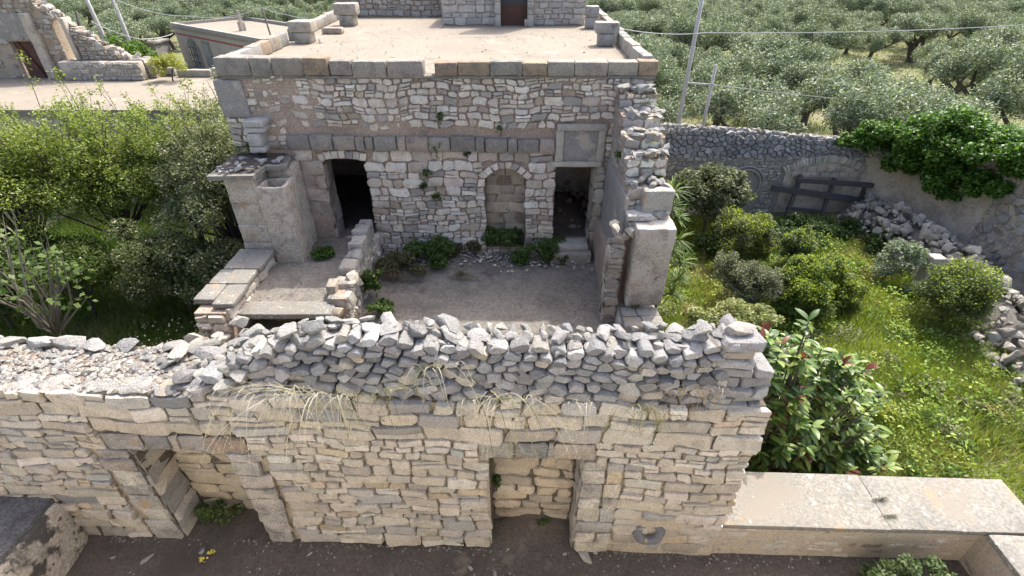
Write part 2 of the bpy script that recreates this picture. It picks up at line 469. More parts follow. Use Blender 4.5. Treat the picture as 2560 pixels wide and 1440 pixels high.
def arch_holes(a, b, z0, zs, rise, n=8):
    c, hw = (a + b) / 2, (b - a) / 2
    xs = np.linspace(a, b, n + 1)
    return [(xs[i], xs[i + 1], z0, zs + rise * (1 - (((xs[i] + xs[i + 1]) / 2 - c) / hw) ** 2)) for i in range(n)]
def arch_cut(holes, pad=0.):
    def f(h0, h1):
        m = (h0 + h1) / 2
        c = [(q[0] - pad, q[1] + pad) for q in holes if q[2] - .02 <= m <= q[3] + pad]
        return c
    return f
def voussoirs(a, b, zs, rise, thick, n, rng):
    c, hw = (a + b) / 2, (b - a) / 2
    f = lambda x: zs + rise * (1 - ((x - c) / hw) ** 2)
    out = []
    xs = np.linspace(a - .04, b + .04, n + 1)
    for i in range(n):
        P = []
        for x in (xs[i], (xs[i] + xs[i + 1]) / 2, xs[i + 1]): P.append((x, f(np.clip(x, a, b))))
        for x in (xs[i + 1], (xs[i] + xs[i + 1]) / 2, xs[i]):
            sl = -2 * rise * (x - c) / hw ** 2; nn = np.array([-sl, 1]) / math.hypot(sl, 1)
            P.append(tuple(np.array([x, f(np.clip(x, a, b))]) + nn * thick * rng.uniform(.85, 1.1)))
        out.append(np.array(P) + rng.normal(0, .008, (6, 2)))
    return out

# ------------------------------------------------------------------ the ground
GZ = -2.2
def height(x, y):
    return GZ + .10 * np.sin(x * .35 + 1) * np.cos(y * .3) + .05 * np.sin(x * 1.1 + y * .7) + np.clip((y - 40) * .004, 0, 3)
def sheet(name, xs, ys, f, material, kind):
    X, Y = np.meshgrid(xs, ys, indexing='ij'); Z = f(X, Y)
    V = np.stack([X, Y, Z], -1).reshape(-1, 3); n, m = len(xs), len(ys)
    i, j = np.meshgrid(np.arange(n - 1), np.arange(m - 1), indexing='ij'); a = (i * m + j).ravel()
    o = build(name, V, np.stack([a, a + m, a + m + 1, a + 1], 1), material, smooth=True); o['kind'] = kind
    return o
gx = np.concatenate([[-1500, -700, -300, -150, -80], np.arange(-50, 51, 1.), [80, 150, 300, 700, 1500]])
gy = np.concatenate([[-200, -60], np.arange(-20, 81, 1.), [120, 180, 260, 400, 700, 1500, 2500]])
sheet('ground', gx, gy, height, M_FIELD, 'structure')

def terr(name, poly, z0, z1, material, seed=0, amp=.0):
    o = MB().prism(poly, z0, z1).build(name, material); o['kind'] = 'structure'; return o
TZ = -.18
fx = np.arange(-9.5, 6.3, .08); fy = np.arange(-1.5, 4.3, .08)
nT = ico_noise(5)
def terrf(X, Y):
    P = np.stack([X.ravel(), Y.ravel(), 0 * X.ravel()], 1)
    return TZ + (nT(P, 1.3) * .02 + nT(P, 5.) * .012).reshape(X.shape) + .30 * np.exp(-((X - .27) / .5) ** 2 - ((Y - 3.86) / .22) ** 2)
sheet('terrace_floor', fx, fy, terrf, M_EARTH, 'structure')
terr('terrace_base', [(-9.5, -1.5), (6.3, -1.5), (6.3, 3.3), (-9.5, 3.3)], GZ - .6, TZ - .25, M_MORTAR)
nC = ico_noise(9)
def courtf(X, Y):
    P = np.stack([X.ravel(), Y.ravel(), 0 * X.ravel()], 1)
    return -.1 + (nC(P, .9) * .035 + nC(P, 4.) * .012).reshape(X.shape) + .16 * np.clip((Y - 9.6) / 1.2, 0, 1) + .12 * np.clip((-3.2 - X) / .6, 0, 1)
sheet('courtyard_floor', np.arange(-6.0, 2.31, .1), np.arange(4.2, 10.81, .1), courtf, M_GRIT, 'structure')
terr('courtyard_base', [(-6.05, 4.2), (3.0, 4.2), (3.0, 10.8), (-6.05, 10.8)], GZ - .6, -.32, M_MORTAR)
# raised walk along the left of the courtyard
def walkf(X, Y):
    P = np.stack([X.ravel(), Y.ravel(), 0 * X.ravel()], 1)
    return .5 + (nC(P, 1.7) * .02 + nC(P, 6.) * .008).reshape(X.shape)
sheet('raised_walk', np.arange(-5.35, -3.44, .1), np.arange(8.05, 10.81, .1), walkf, M_GRIT, 'structure')
terr('raised_walk_base', [(-5.4, 8.1), (-3.5, 8.1), (-3.5, 10.79), (-5.4, 10.79)], -.3, .46, M_MORTAR)

# unseen house wall below the viewpoint, added to bounce sunlight onto the front wall
vh = root('bounce_house', 'unseen pale house wall below the viewpoint, added to bounce light onto the front wall', 'house', (-1.5, -.8, TZ))
MB().box(-9.4, 6.2, -1.5, .25, TZ - .3, 4.6).build('wall', mat('bounce_plaster', (.74, .70, .62), nscale=1.5, namt=.25, dark=(.6, .55, .48), bump=.4, bscale=12), vh)

# ------------------------------------------------------------------ foreground wall
AL = R(1.8); ca, sa = math.cos(AL), math.sin(AL)
WF = Frame((0, 3.5, 0), (ca, -sa, 0), (0, 0, 1), (-sa, -ca, 0))
TW = lambda P: WF.p(P[0], P[2], P[1])
rng = np.random.default_rng(11)
fw = root('rubble_wall', 'cream rubble stone wall in front, with two blocked niches above the dark terrace', 'wall', (0, 3.8, TZ))
NL = (-4.36, -3.22, -.4, 1.67); NM = (-.26, .78, -.4, 1.69)
mb = MB()
wall_cells(mb, WF, -9.2, 2.56, -2.6, 2.53, -.05, -.45, [NL, NM])
mb.box(-9.2, 2.56, -.75, -.45, -2.6, 2.53, T=TW)
mb.box(NM[0], NM[1], -.45, -.33, -.4, 1.69, T=TW)
mb.build('core', M_JOINT, fw)
nm2 = ico_noise(33); nm3 = ico_noise(34)
def nfF(s, h):
    P = np.array([[s, h, 0.]])
    k = np.clip((s - 1.0) / .7, 0, 1) * np.clip((1.05 - h) / .45, 0, 1) * 1.1 + nm2(P, 1.1)[0] * .55 + nm3(P, 4.)[0] * .35 - .12
    return -.04 + .068 * float(np.clip(k, 0, 1)) + nm3(P, 14.)[0] * .008
mortar_sheet('mortar', WF, -7.6, 2.55, -.3, 2.5, .045, nfF, M_CREAM, fw, [NL, NM])
MB().box(-9.2, -3.0, -.74, -.03, 2.40, 2.535, T=TW).build('wall_top_bed', mat('lime_bed', (.29, .25, .21), nscale=5, namt=.6, dark=(.21, .175, .145), speck=.5, bump=1., bscale=30, bdist=.05), fw)
def cutF(a, b):
    m = (a + b) / 2; c = []
    if m < 1.68: c += [(-4.8, -2.78), (-.27, 1.25)]
    elif m < 1.95: c += [(-4.56, -2.92), (-.36, .92)]
    return c
st = []
def add_stones(polys, fr, seed, cols, d=(.02, .05), gap=.011, tilt=.06, inset=.14, mask=None, back=.05, var=.1):
    r = np.random.default_rng(seed); out = []
    for P in polys:
        c = P.mean(0); g = gap; dd = r.uniform(*d)
        if mask:
            k = mask(c[0], c[1])
            if k > 1: continue
            if k > 0: g = gap + k * .05; dd *= (1 - .75 * k)
        out.append(stone(P, fr, r, dd, back, g, tilt, inset, pick(r, cols(c[0], c[1]) if callable(cols) else cols, var)))
    return out
nm1 = ico_noise(31)
def maskF(s, h):
    k = np.clip((s - 1.2) / .5, 0, 1) * np.clip((.95 - h) / .3, 0, 1)
    return k * (1.15 if rng.random() < .38 else .55)
colF = lambda s, h: (GREYS + CREAM * 2) if (h > 2.3 and rng.random() < .5) or (s < -3 and rng.random() < .14) else CREAM
st += add_stones(courses(21, -9.2, 2.6, -.17, 2.55, (.10, .225), (1.1, 3.0), cutF, split=.2, wav=.022, cham=(.06, .26)), WF, 1, colF, d=(.005, .045), gap=.010, inset=.09, back=.1)
lay(st, fw, M_STONE)
# lintel and jamb blocks
def row_blocks(xs, z0, z1, seed, cols, fr=WF, d=(.02, .04), gap=.008, cham=.1):
    r = np.random.default_rng(seed); out = []
    for a, b in zip(xs, xs[1:]):
        c = cham * min(b - a, z1 - z0)
        P = np.array([(a + c, z0), ((a + b) / 2, z0), (b - c, z0), (b, z0 + c), (b, z1 - c), (b - c, z1), ((a + b) / 2, z1), (a + c, z1), (a, z1 - c), (a, z0 + c)]) + r.normal(0, .008, (10, 2))
        out.append(stone(P, fr, r, r.uniform(*d), .06, gap, .03, .1, pick(r, cols, .08)))
    return out
lay(row_blocks([-4.56, -4.1, -3.78, -3.7, -3.36, -2.92], 1.685, 1.93, 3, BLOCKC), fw, M_BLOCK, 'lintel_block')
lay(row_blocks([-.36, .03, .39, .45, .92], 1.70, 1.96, 4, BLOCKC), fw, M_BLOCK, 'lintel_block')
jb = []
h = -.17
r4 = np.random.default_rng(44)
while h < 1.6:
    k = min(1.67, h + r4.uniform(.2, .3));  k = 1.67 if 1.67 - k < .12 else k
    jb += row_blocks([-4.8 + r4.uniform(-.0, .12), -4.365], h, k, int(r4.integers(1e6)), JAMB)
    jb += row_blocks([-3.21, -2.78 - r4.uniform(0, .1)], h, k, int(r4.integers(1e6)), JAMB)
    jb += row_blocks([.79, 1.25] if r4.random() < .45 else [.79, 1.06, 1.25], h, k, int(r4.integers(1e6)), JAMB + CREAM)
    h = k
lay(jb, fw, M_BLOCK, 'jamb_block')
# reveals and blocked backs of the two niches
rv = []
FL = Frame(WF.p(-4.36, 0, 0), -WF.N, (0, 0, 1), WF.S)
rv += add_stones(courses(51, 0, .43, -.2, 1.67, (.16, .24), (1.4, 2.6), split=.05, wav=.008, cham=(.05, .12)), FL, 5, CREAM + PALE, d=(.005, .02), gap=.006)
FR_ = Frame(WF.p(.78, 0, 0), WF.N, (0, 0, 1), -WF.S)
rv += add_stones(courses(52, -.33, 0, -.2, 1.69, (.2, .3), (1.2, 2), split=.05, wav=.008, cham=(.05, .12)), FR_, 6, JAMB, d=(.005, .015), gap=.006)
FB = Frame(WF.p(0, 0, -.45), WF.S, (0, 0, 1), WF.N)
OCH = [(.55, .47, .35)] * 3 + [(.52, .46, .36), (.46, .41, .33)]
rv += add_stones(courses(53, -4.36, -3.22, -.2, 1.66, (.17, .24), (1.4, 2.6), split=.1, wav=.015), FB, 7, OCH, d=(.01, .04))
FM = Frame(WF.p(0, 0, -.33), WF.S, (0, 0, 1), WF.N)
rv += add_stones(courses(54, -.25, .77, .0, 1.68, (.15, .23), (1.4, 3.0), split=.1, wav=.02, cham=(.15, .35)), FM, 8, OCH, d=(.02, .06), gap=.016)
lay(rv, fw, M_STONE, 'niche_stone')
# mooring ring of dark stone set in the wall
rg = MB(); n = 22
P0 = WF.p(1.70, .32, .0)
RN = (WF.N + np.array([0, 0, .75])); RN = RN / np.linalg.norm(RN); RH = np.cross(RN, WF.S)
if RH[2] < 0: RH = -RH
for i in range(n):
    a = 2 * math.pi * i / n
    for rr, nn in ((.15, -.15), (.165, .05), (.145, .10), (.075, .09), (.06, .02), (.055, -.16)):
        wob = 1 + .05 * math.sin(2 * a + 1) + .04 * math.sin(5 * a)
        rg.v.append(tuple(P0 + WF.S * (rr * 1.2 * wob * math.cos(a)) + RH * (rr * wob * math.sin(a)) + RN * nn)); rg.t.append((.17, .17, .175))
for i in range(n):
    k = (i + 1) % n
    for j in range(5): rg.f.append((i * 6 + j, k * 6 + j, k * 6 + j + 1, i * 6 + j + 1))
rg.build('stone_ring', M_GREY, fw, smooth=True)['label'] = 'dark grey pierced stone ring set low in the wall'
# broken top of the low left part: bedded stones, bigger ones along both edges
r5 = np.random.default_rng(55)
for k in range(262):
    s = r5.uniform(-7.0, -3.0); q = r5.uniform(.04, .74)
    sz = r5.uniform(.05, .13)
    p = WF.p(s, 2.54 + r5.uniform(-.01, .02), -q)
    rock(p, (sz * r5.uniform(1, 1.6), sz, sz * r5.uniform(.4, .8)), r5, fw, pick(r5, PALE + TOPS + [(.38, .34, .28)]), 'capping_stone', (r5.normal(0, .15), r5.normal(0, .15), r5.uniform(0, 6.28)))
s = -7.6
while s < -3.0:
    w = r5.uniform(.28, .5)
    rock(WF.p(s + w / 2, 2.53, -.13), (w * 1.05, .36, .12), r5, fw, pick(r5, PALE), 'capping_stone', (r5.normal(0, .05), r5.normal(0, .05), r5.normal(0, .1)))
    w2 = r5.uniform(.3, .5)
    if s > -7.0: rock(WF.p(s + w2 / 2, 2.58, -.72), (w2, .26, .13), r5, fw, pick(r5, TOPS + PALE), 'capping_stone', (r5.normal(0, .15), r5.normal(0, .15), r5.normal(0, .5)))
    s += w

# dry-laid parapet of grey field stones on top of the wall
dp = root('dry_stone_parapet', 'grey dry-laid parapet of fitted fieldstones standing on top of the cream front wall', 'parapet', (-.3, 3.7, 2.55))
PX = [-3.5, -3.3, -3.05, -2.75, -2.4, -2.0, -1.5, -1.0, 0, 1.0, 1.6, 2.05, 2.3, 2.42, 2.56]
PZ = [2.62, 2.68, 2.82, 3.0, 3.15, 3.27, 3.31, 3.26, 3.22, 3.24, 3.26, 3.33, 3.30, 3.02, 2.75]
ptop = lambda s: float(np.interp(s, PX, PZ))
PF = Frame(WF.p(0, 0, .13), WF.S, np.array([0, 0, 1]) - WF.N * .085, WF.N)
mb = MB(); n = len(PX)
for s0, s1 in zip(PX, PX[1:]):
    a, b = ptop(s0) - .1, ptop(s1) - .1
    V = [PF.p(s0, 2.40, -.13), PF.p(s1, 2.40, -.13), PF.p(s1, b, -.13), PF.p(s0, a, -.13), WF.p(s0, 2.45, -.5), WF.p(s1, 2.45, -.5), WF.p(s1, b, -.42), WF.p(s0, a, -.42)]
    mb.add(V, [(0, 1, 2, 3), (5, 4, 7, 6), (3, 2, 6, 7), (0, 3, 7, 4), (1, 5, 6, 2)])
mb.build('core', M_DARKGAP, dp)
sz = lambda s, h: .145 if h < 2.75 else .098
pol = voronoi(61, lambda s, h: h < ptop(s) - .045 and h > 2.46, -3.5, 2.12, 2.50, 3.6, 7000, 1.65, 1, sz)
colP = lambda s, h: TOPS + GREYS if h > ptop(s) - .10 else (GREYS if rng.random() < .93 else CREAM)
ds = add_stones(pol, PF, 62, colP, d=(.0, .09), gap=.008, tilt=.2, inset=.14, back=.16, var=.13)
ds += add_stones(courses(63, 1.95, 2.52, 2.5, 3.42, (.07, .13), (2.0, 4.5), top=ptop, split=.1, wav=.015, cham=(.1, .35)), PF, 64, PALE + GREYS, d=(.02, .08), gap=.006, tilt=.12, back=.25)
lay(ds, dp, M_GREY)
for row in range(3):
    s = -3.35
    while s < 2.25:
        w = r5.uniform(.075, .19) if r5.random() < .8 else r5.uniform(.19, .27)
        z = ptop(s + w / 2)
        rock(PF.p(s + w / 2, z - .04 + r5.normal(0, .015) + (.012 * row) - (.05 if row == 0 else 0), -.05 - .09 * row), (w * 1.2, w * r5.uniform(.7, 1.05), r5.uniform(.07, .135)), r5, dp, pick(r5, TOPS), 'cap_stone', (r5.normal(0, .2), r5.normal(0, .2), r5.uniform(0, 6.28)))
        s += w * r5.uniform(.85, 1.0)
for (u, v, z, sz_) in [(560, 905, 2.72, .36), (470, 940, 2.65, .34), (640, 865, 2.95, .42), (600, 935, 2.8, .36), (690, 850, 3.1, .34), (520, 880, 2.7, .4), (590, 860, 2.85, .42), (450, 880, 2.62, .36), (420, 905, 2.6, .3), (500, 975, 2.62, .34), (560, 965, 2.7, .32), (660, 905, 2.95, .3), (720, 825, 3.25, .32), (780, 815, 3.35, .28), (640, 830, 2.9, .4), (1850, 822, 3.34, .36), (1760, 818, 3.36, .30)]:
    p = at_z(u, v, z)
    rock(p, (sz_ * .85, sz_ * .7, sz_ * .45), r5, dp, pick(r5, TOPS), 'boulder', (r5.normal(0, .25), r5.normal(0, .25), r5.uniform(0, 6)))

# low parapet with pale coping to the right of the wall
lp = root('coped_parapet', 'low terrace parapet with wide pale lichen-spotted coping slabs', 'parapet', (4.4, 3.6, TZ))
mb = MB()
mb.box(2.56, 6.42, -.70, -.012, -2.6, .44, T=TW)
mb.box(5.75, 6.42, -.012, 4.6, -2.6, .44, T=TW)
mb.build('core', M_CREAM, lp)
ls = add_stones(courses(71, 2.58, 5.72, -.22, .42, (.12, .2), (1.3, 3.2), split=.2, wav=.02, cham=(.2, .4)), Frame(WF.p(0, 0, -.014), WF.S, WF.H, WF.N), 72, CREAM + BLOCKC, d=(.0, .014), gap=.02, mask=lambda s, h: 1.2 if rng.random() < .5 else .35)
FRR = Frame(WF.p(5.75, 0, 0), WF.N, (0, 0, 1), -WF.S)
ls += add_stones(courses(73, 0, 3., -.22, .42, (.12, .2), (1.2, 3), split=.2, wav=.02, cham=(.2, .4)), FRR, 74, CREAM + BLOCKC, d=(.0, .014), gap=.02, mask=lambda s, h: 1.2 if rng.random() < .5 else .35)
lay(ls, lp, M_STONE)
xs = [2.50, 4.60, 6.46]
rs = np.random.default_rng(8)
for i in range(2):
    a, b = xs[i], xs[i + 1]
    worn('coping_slab', M_SLAB, lp, a + .0008, b - .0008, -.73 + rs.normal(0, .01), .03 + rs.normal(0, .008), .442, .525 + rs.normal(0, .002), r=.007, amp=.006, seed=80 + i, T=TW)
for i in range(4):
    worn('coping_slab', M_SLAB, lp, 5.72, 6.46, .034 + i * 1.1, 1.13 + i * 1.1, .442, .525, r=.02, amp=.006, seed=90 + i, T=TW)

# blackened stone bench at the left
bk = root('masonry_bench', 'blackened masonry bench with stained pale side against the front wall', 'bench', (-6.8, 3.0, TZ))
worn('bench_body', M_STAINED, bk, -9.2, -5.63, 1.0, 3.69, -.5, .66, r=.14, amp=.02, seed=4, seg=.2)
worn('bench_top', M_TAR, bk, -9.2, -5.72, 1.0, 3.68, .5, .705, r=.06, amp=.012, seed=5, seg=.2)

# ------------------------------------------------------------------ the old house behind the courtyard
hs = root('stone_house', 'flat-roofed old stone house with pale roof terrace behind the courtyard', 'house', (-1.6, 15, GZ))
HF = Frame((0, 10.8, 0), (1, 0, 0), (0, 0, 1), (0, -1, 0))
D1 = arch_holes(-4.24, -3.30, .45, 2.40, .07)
NI = arch_holes(-.62, .31, .22, 1.98, .26)
D2 = [(.99, 1.87, .40, 2.31)]
mb = MB(); wall_cells(mb, HF, -6.03, 2.93, -2.8, 4.18, -.05, -.5, D1 + NI + D2)
mb.box(-.75, .45, 11.1, 11.45, .0, 2.5)
mb.build('front_wall', M_HJOINT, hs)
nh1, nh2 = ico_noise(43), ico_noise(44)
def nfH(s, h):
    P = np.array([[s, h, 0.]])
    k = nh1(P, .8)[0] * .9 + nh2(P, 3.)[0] * .5 + np.clip((-3.6 - s) / 1.6, 0, .8) + (.3 if 2.95 < h < 3.5 and s < -2.2 else 0) + (-.35 if h < 2.66 and s > -3 else .08)
    return -.035 + .07 * float(np.clip(k + .05, 0, 1)) + nh2(P, 12.)[0] * .008
mortar_sheet('mortar', HF, -6.0, 2.88, -.2, 4.16, .055, nfH, M_MORTAR, hs, [(-4.24, -3.30, .45, 2.42), (-.62, .31, .22, 2.2), (.96, 1.9, .3, 2.35)])
LX = lambda y: -6.03 - (y - 10.8) * .05
RX = lambda y: 2.93 + (y - 10.8) * .035
mb = MB()
mb.prism([(LX(11.3), 11.3), (LX(11.3) + .5, 11.3), (LX(21.5) + .5, 21.5), (LX(21.5), 21.5)], GZ - .5, 4.18)
rwq = lambda a, b, z0, z1: mb.prism([(RX(a) - .5, a), (RX(a), a), (RX(b), b), (RX(b) - .5, b)], z0, z1)
rwq(11.3, 12.2, GZ - .5, 4.18); rwq(12.2, 13.7, GZ - .5, 1.6); rwq(12.2, 13.7, 2.5, 4.18); rwq(13.7, 21.5, GZ - .5, 4.18)      # unseen window opening, added to let sun into the right-hand room
mb.build('side_wall', M_PLASTER, hs)
for b_ in ((-.9, 2.5, 13.7, 14.0, -.2, 3.92), (-5.6, 2.5, 15.0, 15.3, -.2, 3.92), (-1.2, -.9, 11.3, 15, -.2, 3.92)): MB().box(*b_).build('inner_wall', M_PLASTER, hs)
MB().box(-6.2, 3., 21.2, 21.6, GZ - .4, 4.18).build('rear_wall', M_PLASTER, hs)
mb = MB(); mb.box(-5.55, 2.45, 11.0, 15.0, -.3, .42); mb.build('inner_floor', M_EARTH, hs)
rd = MB().prism([(LX(11), 11.02), (RX(11), 11.02), (RX(21.6), 21.6), (LX(21.6), 21.6)], 3.94, 4.20).build('roof_deck', M_DECK, hs)
maskH0 = ico_noise(41)
def maskH(s, h):
    k = maskH0(np.array([[s, h * 1.3, 0]]), .9)[0] * 1.6 + np.clip((-3.9 - s) / 1.2, 0, .5) + (.25 if 3.2 < h < 3.6 and s < -2.5 else 0)
    if k < .12: return 0
    return min(1.2 if rng.random() < .25 * min(1, k * 2) else .75, k * 1.6)
def cutH(a, b):
    m = (a + b) / 2
    c = arch_cut(D1, .2 if m > 2.3 else .0)(a, b) + arch_cut(NI, .17 if m > 1.95 else .0)(a, b)
    if m < 2.32: c.append((.99, 2.12))
    if m >= 2.31 and m < 3.24: c.append((.93, 2.05))
    if m < 2.45: c.append((-4.92, -4.2))
    if m < 3.05 and m > 2.66: c.append((-4.86, .95))
    if m > 2.5: c.append((-6.1, -5.3))
    return c
st = add_stones(courses(81, -6.0, 2.28, .0, 2.66, (.11, .25), (.9, 2.3), cutH, split=.28, wav=.02, cham=(.1, .3), slope=-.004), HF, 82, WHITE, d=(.005, .055), gap=.012, back=.1)
st += add_stones(courses(83, -5.3, 2.9, 2.66, 4.17, (.11, .24), (.9, 2.3), cutH, split=.28, wav=.03, cham=(.12, .36), slope=-.004), HF, 84, WHITE, d=(.0, .065), gap=.012, back=.1)
lay(st, hs, M_STONE)
sm = add_stones(courses(85, -4.92, -4.25, .45, 2.42, (.26, .38), (1.0, 1.7), split=.1, wav=.012, cham=(.06, .15)), HF, 86, [(.42, .365, .30), (.45, .39, .33)], d=(.004, .016), gap=.008)
FJ = Frame((-4.24, 10.8, 0), (0, 1, 0), (0, 0, 1), (1, 0, 0))
sm += add_stones(courses(87, 0, .5, .45, 2.3, (.28, .38), (1.0, 1.7), split=.05, wav=.008, cham=(.05, .1)), FJ, 88, [(.42, .365, .30), (.45, .39, .33)], d=(.002, .01), gap=.006)
FK = Frame((1.87, 10.8, 0), (0, 1, 0), (0, 0, 1), (-1, 0, 0))
sm += add_stones(courses(187, 0, .5, .4, 2.3, (.35, .5), (1.0, 1.4), split=.0, wav=.004, cham=(.05, .1)), FK, 188, [(.47, .42, .35)], d=(.002, .008), gap=.006)
FN = Frame((0, 11.1, 0), (1, 0, 0), (0, 0, 1), (0, -1, 0))
sm += add_stones(courses(89, -.62, .31, .2, 2.24, (.2, .3), (1.1, 2), split=.02, wav=.008, cham=(.04, .12)), FN, 90, [(.46, .40, .31), (.43, .37, .29)], d=(.004, .02), gap=.007)
sm += add_stones(courses(189, 1.87, 2.12, .4, 2.3, (.2, .4), (.8, 1.5), split=.1, wav=.01), HF, 190, [(.45, .39, .31), (.48, .44, .38)], d=(.01, .03), gap=.008)
lay(sm, hs, M_STONE, 'dressed_block')
vs = [stone(P, HF, rng, .03, .06, .008, .03, .1, pick(rng, WHITE, .08)) for P in voussoirs(-4.24, -3.30, 2.40, .07, .2, 7, rng) + voussoirs(-.62, .31, 1.98, .26, .17, 8, rng)]
lay(vs, hs, M_STONE, 'voussoir')
# cornice of dark-topped blocks
x = -4.86; r6 = np.random.default_rng(66)
while x < .9:
    w = r6.choice([.2, .42, .5, .55, .48]); w = .93 - x if .93 - (x + w) < .2 else w
    zz = 2.70 - (x + 4.86) * .016
    t = pick(r6, [(.36, .305, .245), (.31, .28, .24), (.28, .255, .225)], .08)
    worn('cornice_block', M_BLOCK, hs, x + .006, x + w - .006, 10.66 + r6.normal(0, .008), 10.84, zz, zz + .31 + r6.normal(0, .01), r=.045, amp=.012, seed=int(r6.integers(9999)), t=t)
    x += w
# framed plaster panel over the right-hand doorway
PC = (.52, .47, .39)
pf = worn('panel_frame', M_STONE, hs, .95, 1.12, 10.71, 10.84, 2.42, 3.10, r=.015, amp=.004, seed=1, t=PC)
worn('panel_frame', M_STONE, hs, 1.87, 2.02, 10.71, 10.84, 2.42, 3.10, r=.015, amp=.004, seed=2, t=PC)
worn('panel_frame', M_STONE, hs, .97, 2.03, 10.68, 10.84, 3.105, 3.24, r=.015, amp=.004, seed=3, t=(.42, .39, .34))
worn('lintel', M_STONE, hs, .86, 1.99, 10.66, 10.84, 2.315, 2.415, r=.015, amp=.005, seed=4, t=(.54, .49, .40))
worn('panel', M_GPLASTER, hs, 1.115, 1.875, 10.76, 10.84, 2.41, 3.11, r=.01, amp=.004, seed=6)
# roof edge blocks
x = -5.93; i = 0
while x < 2.85:
    w = r6.uniform(.42, .72)
    if x < -1.77 and x + w > -1.95: w = -1.77 - x
    if x > -1.8 and x < -1.6: x = -1.56; continue
    if 2.93 - (x + w) < .3: w = 2.93 - x
    zt = 4.545 if x < -3.7 else 4.47 + r6.normal(0, .012)
    worn('parapet_block', M_BLOCK, hs, x + .005, x + w - .005, 10.70 + r6.normal(0, .008), 11.02, 4.205 - (.05 if -3.6 < x < -1.8 else 0), zt, r=.03, amp=.014, seed=int(r6.integers(9999)), t=pick(r6, [(.33, .295, .245), (.28, .25, .21), (.32, .245, .175), (.29, .27, .24), (.36, .32, .27)], .07))
    x += w
worn('eaves_course', M_BLOCK, hs, -5.9, 2.9, 10.735, 11.0, 4.145, 4.20, r=.015, amp=.012, seed=9, t=(.25, .235, .21), seg=.3)
for side in (0, 1):
    y = 11.03
    while y < 21:
        w = r6.uniform(.45, .75)
        if y < 14.6 or side or y > 15.2:
            fx_ = (lambda yy: LX(yy) + .05) if side == 0 else (lambda yy: RX(yy) - .27)
            worn('parapet_block', M_BLOCK, hs, fx_(y), fx_(y) + .22, y + .005, y + w - .005, 4.203, (4.5 if side == 0 else 4.53) + r6.normal(0, .015), r=.03, amp=.012, seed=int(r6.integers(9999)), t=pick(r6, PALE + BLOCKC, .08))
        y += w
def post(u, v, z, w, d, hs_, cols, seed):
    p = at_z(u, v, z); zz = z; r = np.random.default_rng(seed)
    for k, (hh, ww) in enumerate(hs_):
        worn('post_block', M_BLOCK, hs, p[0] - ww / 2, p[0] + ww / 2, p[1], p[1] + d, zz, zz + hh - .008, r=.035, amp=.014, seed=seed + k, t=pick(r, cols, .08)); zz += hh
post(757, 110, 4.2, .6, .5, [(.27, .42), (.27, .62)], [(.42, .38, .31)], 300)
post(868, 66, 4.2, .6, .5, [(.32, .5), (.34, .74)], [(.40, .36, .30)], 310)
post(1516, 117, 4.2, .6, .42, [(.3, .42), (.27, .62)], [(.36, .34, .31)], 320)
post(1479, 73, 4.2, .5, .42, [(.34, .40), (.3, .40)], [(.34, .33, .31)], 330)
# dressed pilaster and broken toothing at the left corner
worn('corner_plaster', M_GPLASTER, hs, -6.07, -5.5, 10.70, 10.9, 3.38, 4.12, r=.03, amp=.014, seed=12)
lc = add_stones(courses(91, -6.05, -5.62, 2.5, 3.38, (.1, .16), (1.4, 2.6), split=.1), Frame((0, 10.76, 0), (1, 0, 0), (0, 0, 1), (0, -1, 0)), 92, WHITE, d=(.02, .05))
lc += add_stones(courses(93, -5.6, -5.28, 2.6, 4.1, (.1, .18), (1., 2.), split=.2), HF, 94, WHITE + [(.42, .33, .26)] * 3, d=(.0, .06), gap=.02)
lay(lc, hs, M_STONE, 'quoin')
for (z, w, hgt) in [(2.72, .34, .12), (2.85, .30, .28), (3.14, .40, .1), (3.25, .42, .13)]:
    worn('toothing_block', M_STONE, hs, -5.58, -5.58 + w, 10.42, 10.82, z, z + hgt, r=.03, amp=.02, seed=int(z * 100), t=(.50, .48, .45))
# step below the right doorway
worn('doorstep', M_STONE, hs, .93, 1.9, 10.35, 10.82, -.05, .26, r=.03, amp=.012, seed=15, t=(.42, .38, .32))
worn('doorstep', M_STONE, hs, .96, 1.84, 10.5, 10.95, .27, .40, r=.03, amp=.012, seed=16, t=(.52, .49, .43))
# loose stones inside the doorways
for k in range(55):
    b = 11.4 + 2.2 * r6.random() ** .7; a = r6.uniform(.6, 2.3)
    rock((a, b, .42 + max(0, (b - 12.4) * .45) * r6.random() ** .6), r6.uniform(.08, .24), r6, hs, pick(r6, [(.22, .18, .14), (.17, .14, .115), (.27, .235, .19)]), 'fallen_stone')

# gatehouse on the roof
gh = root('rooftop_gatehouse', 'block-built gatehouse with rusty door on the back of the roof terrace', 'gatehouse', (0, 18.8, 4.2))
GF = Frame((0, 18.62, 4.2), (1, 0, 0), (0, 0, 1), (0, -1, 0))
mb = MB(); wall_cells(mb, GF, -2.3, 2.4, 0, 1.25, 0, -.4, [(-.40, .55, 0, 2)])
mb.box(-2.3, -1.9, 19.02, 20.9, 4.2, 5.45); mb.box(2.0, 2.4, 19.02, 20.9, 4.2, 5.45)
mb.build('core', M_MORTAR, gh)
gs = []
for (a, b) in ((-2.3, -.55), (.68, 2.4)):
    gs += add_stones(courses(95 + int(b), a, b, .02, .86, (.14, .24), (1.2, 2.6), split=.1, wav=.008, cham=(.06, .2)), GF, 96, [(.50, .475, .43), (.46, .44, .40), (.52, .49, .44)], d=(.02, .045), gap=.011)
lay(gs, gh, M_STONE, 'block')
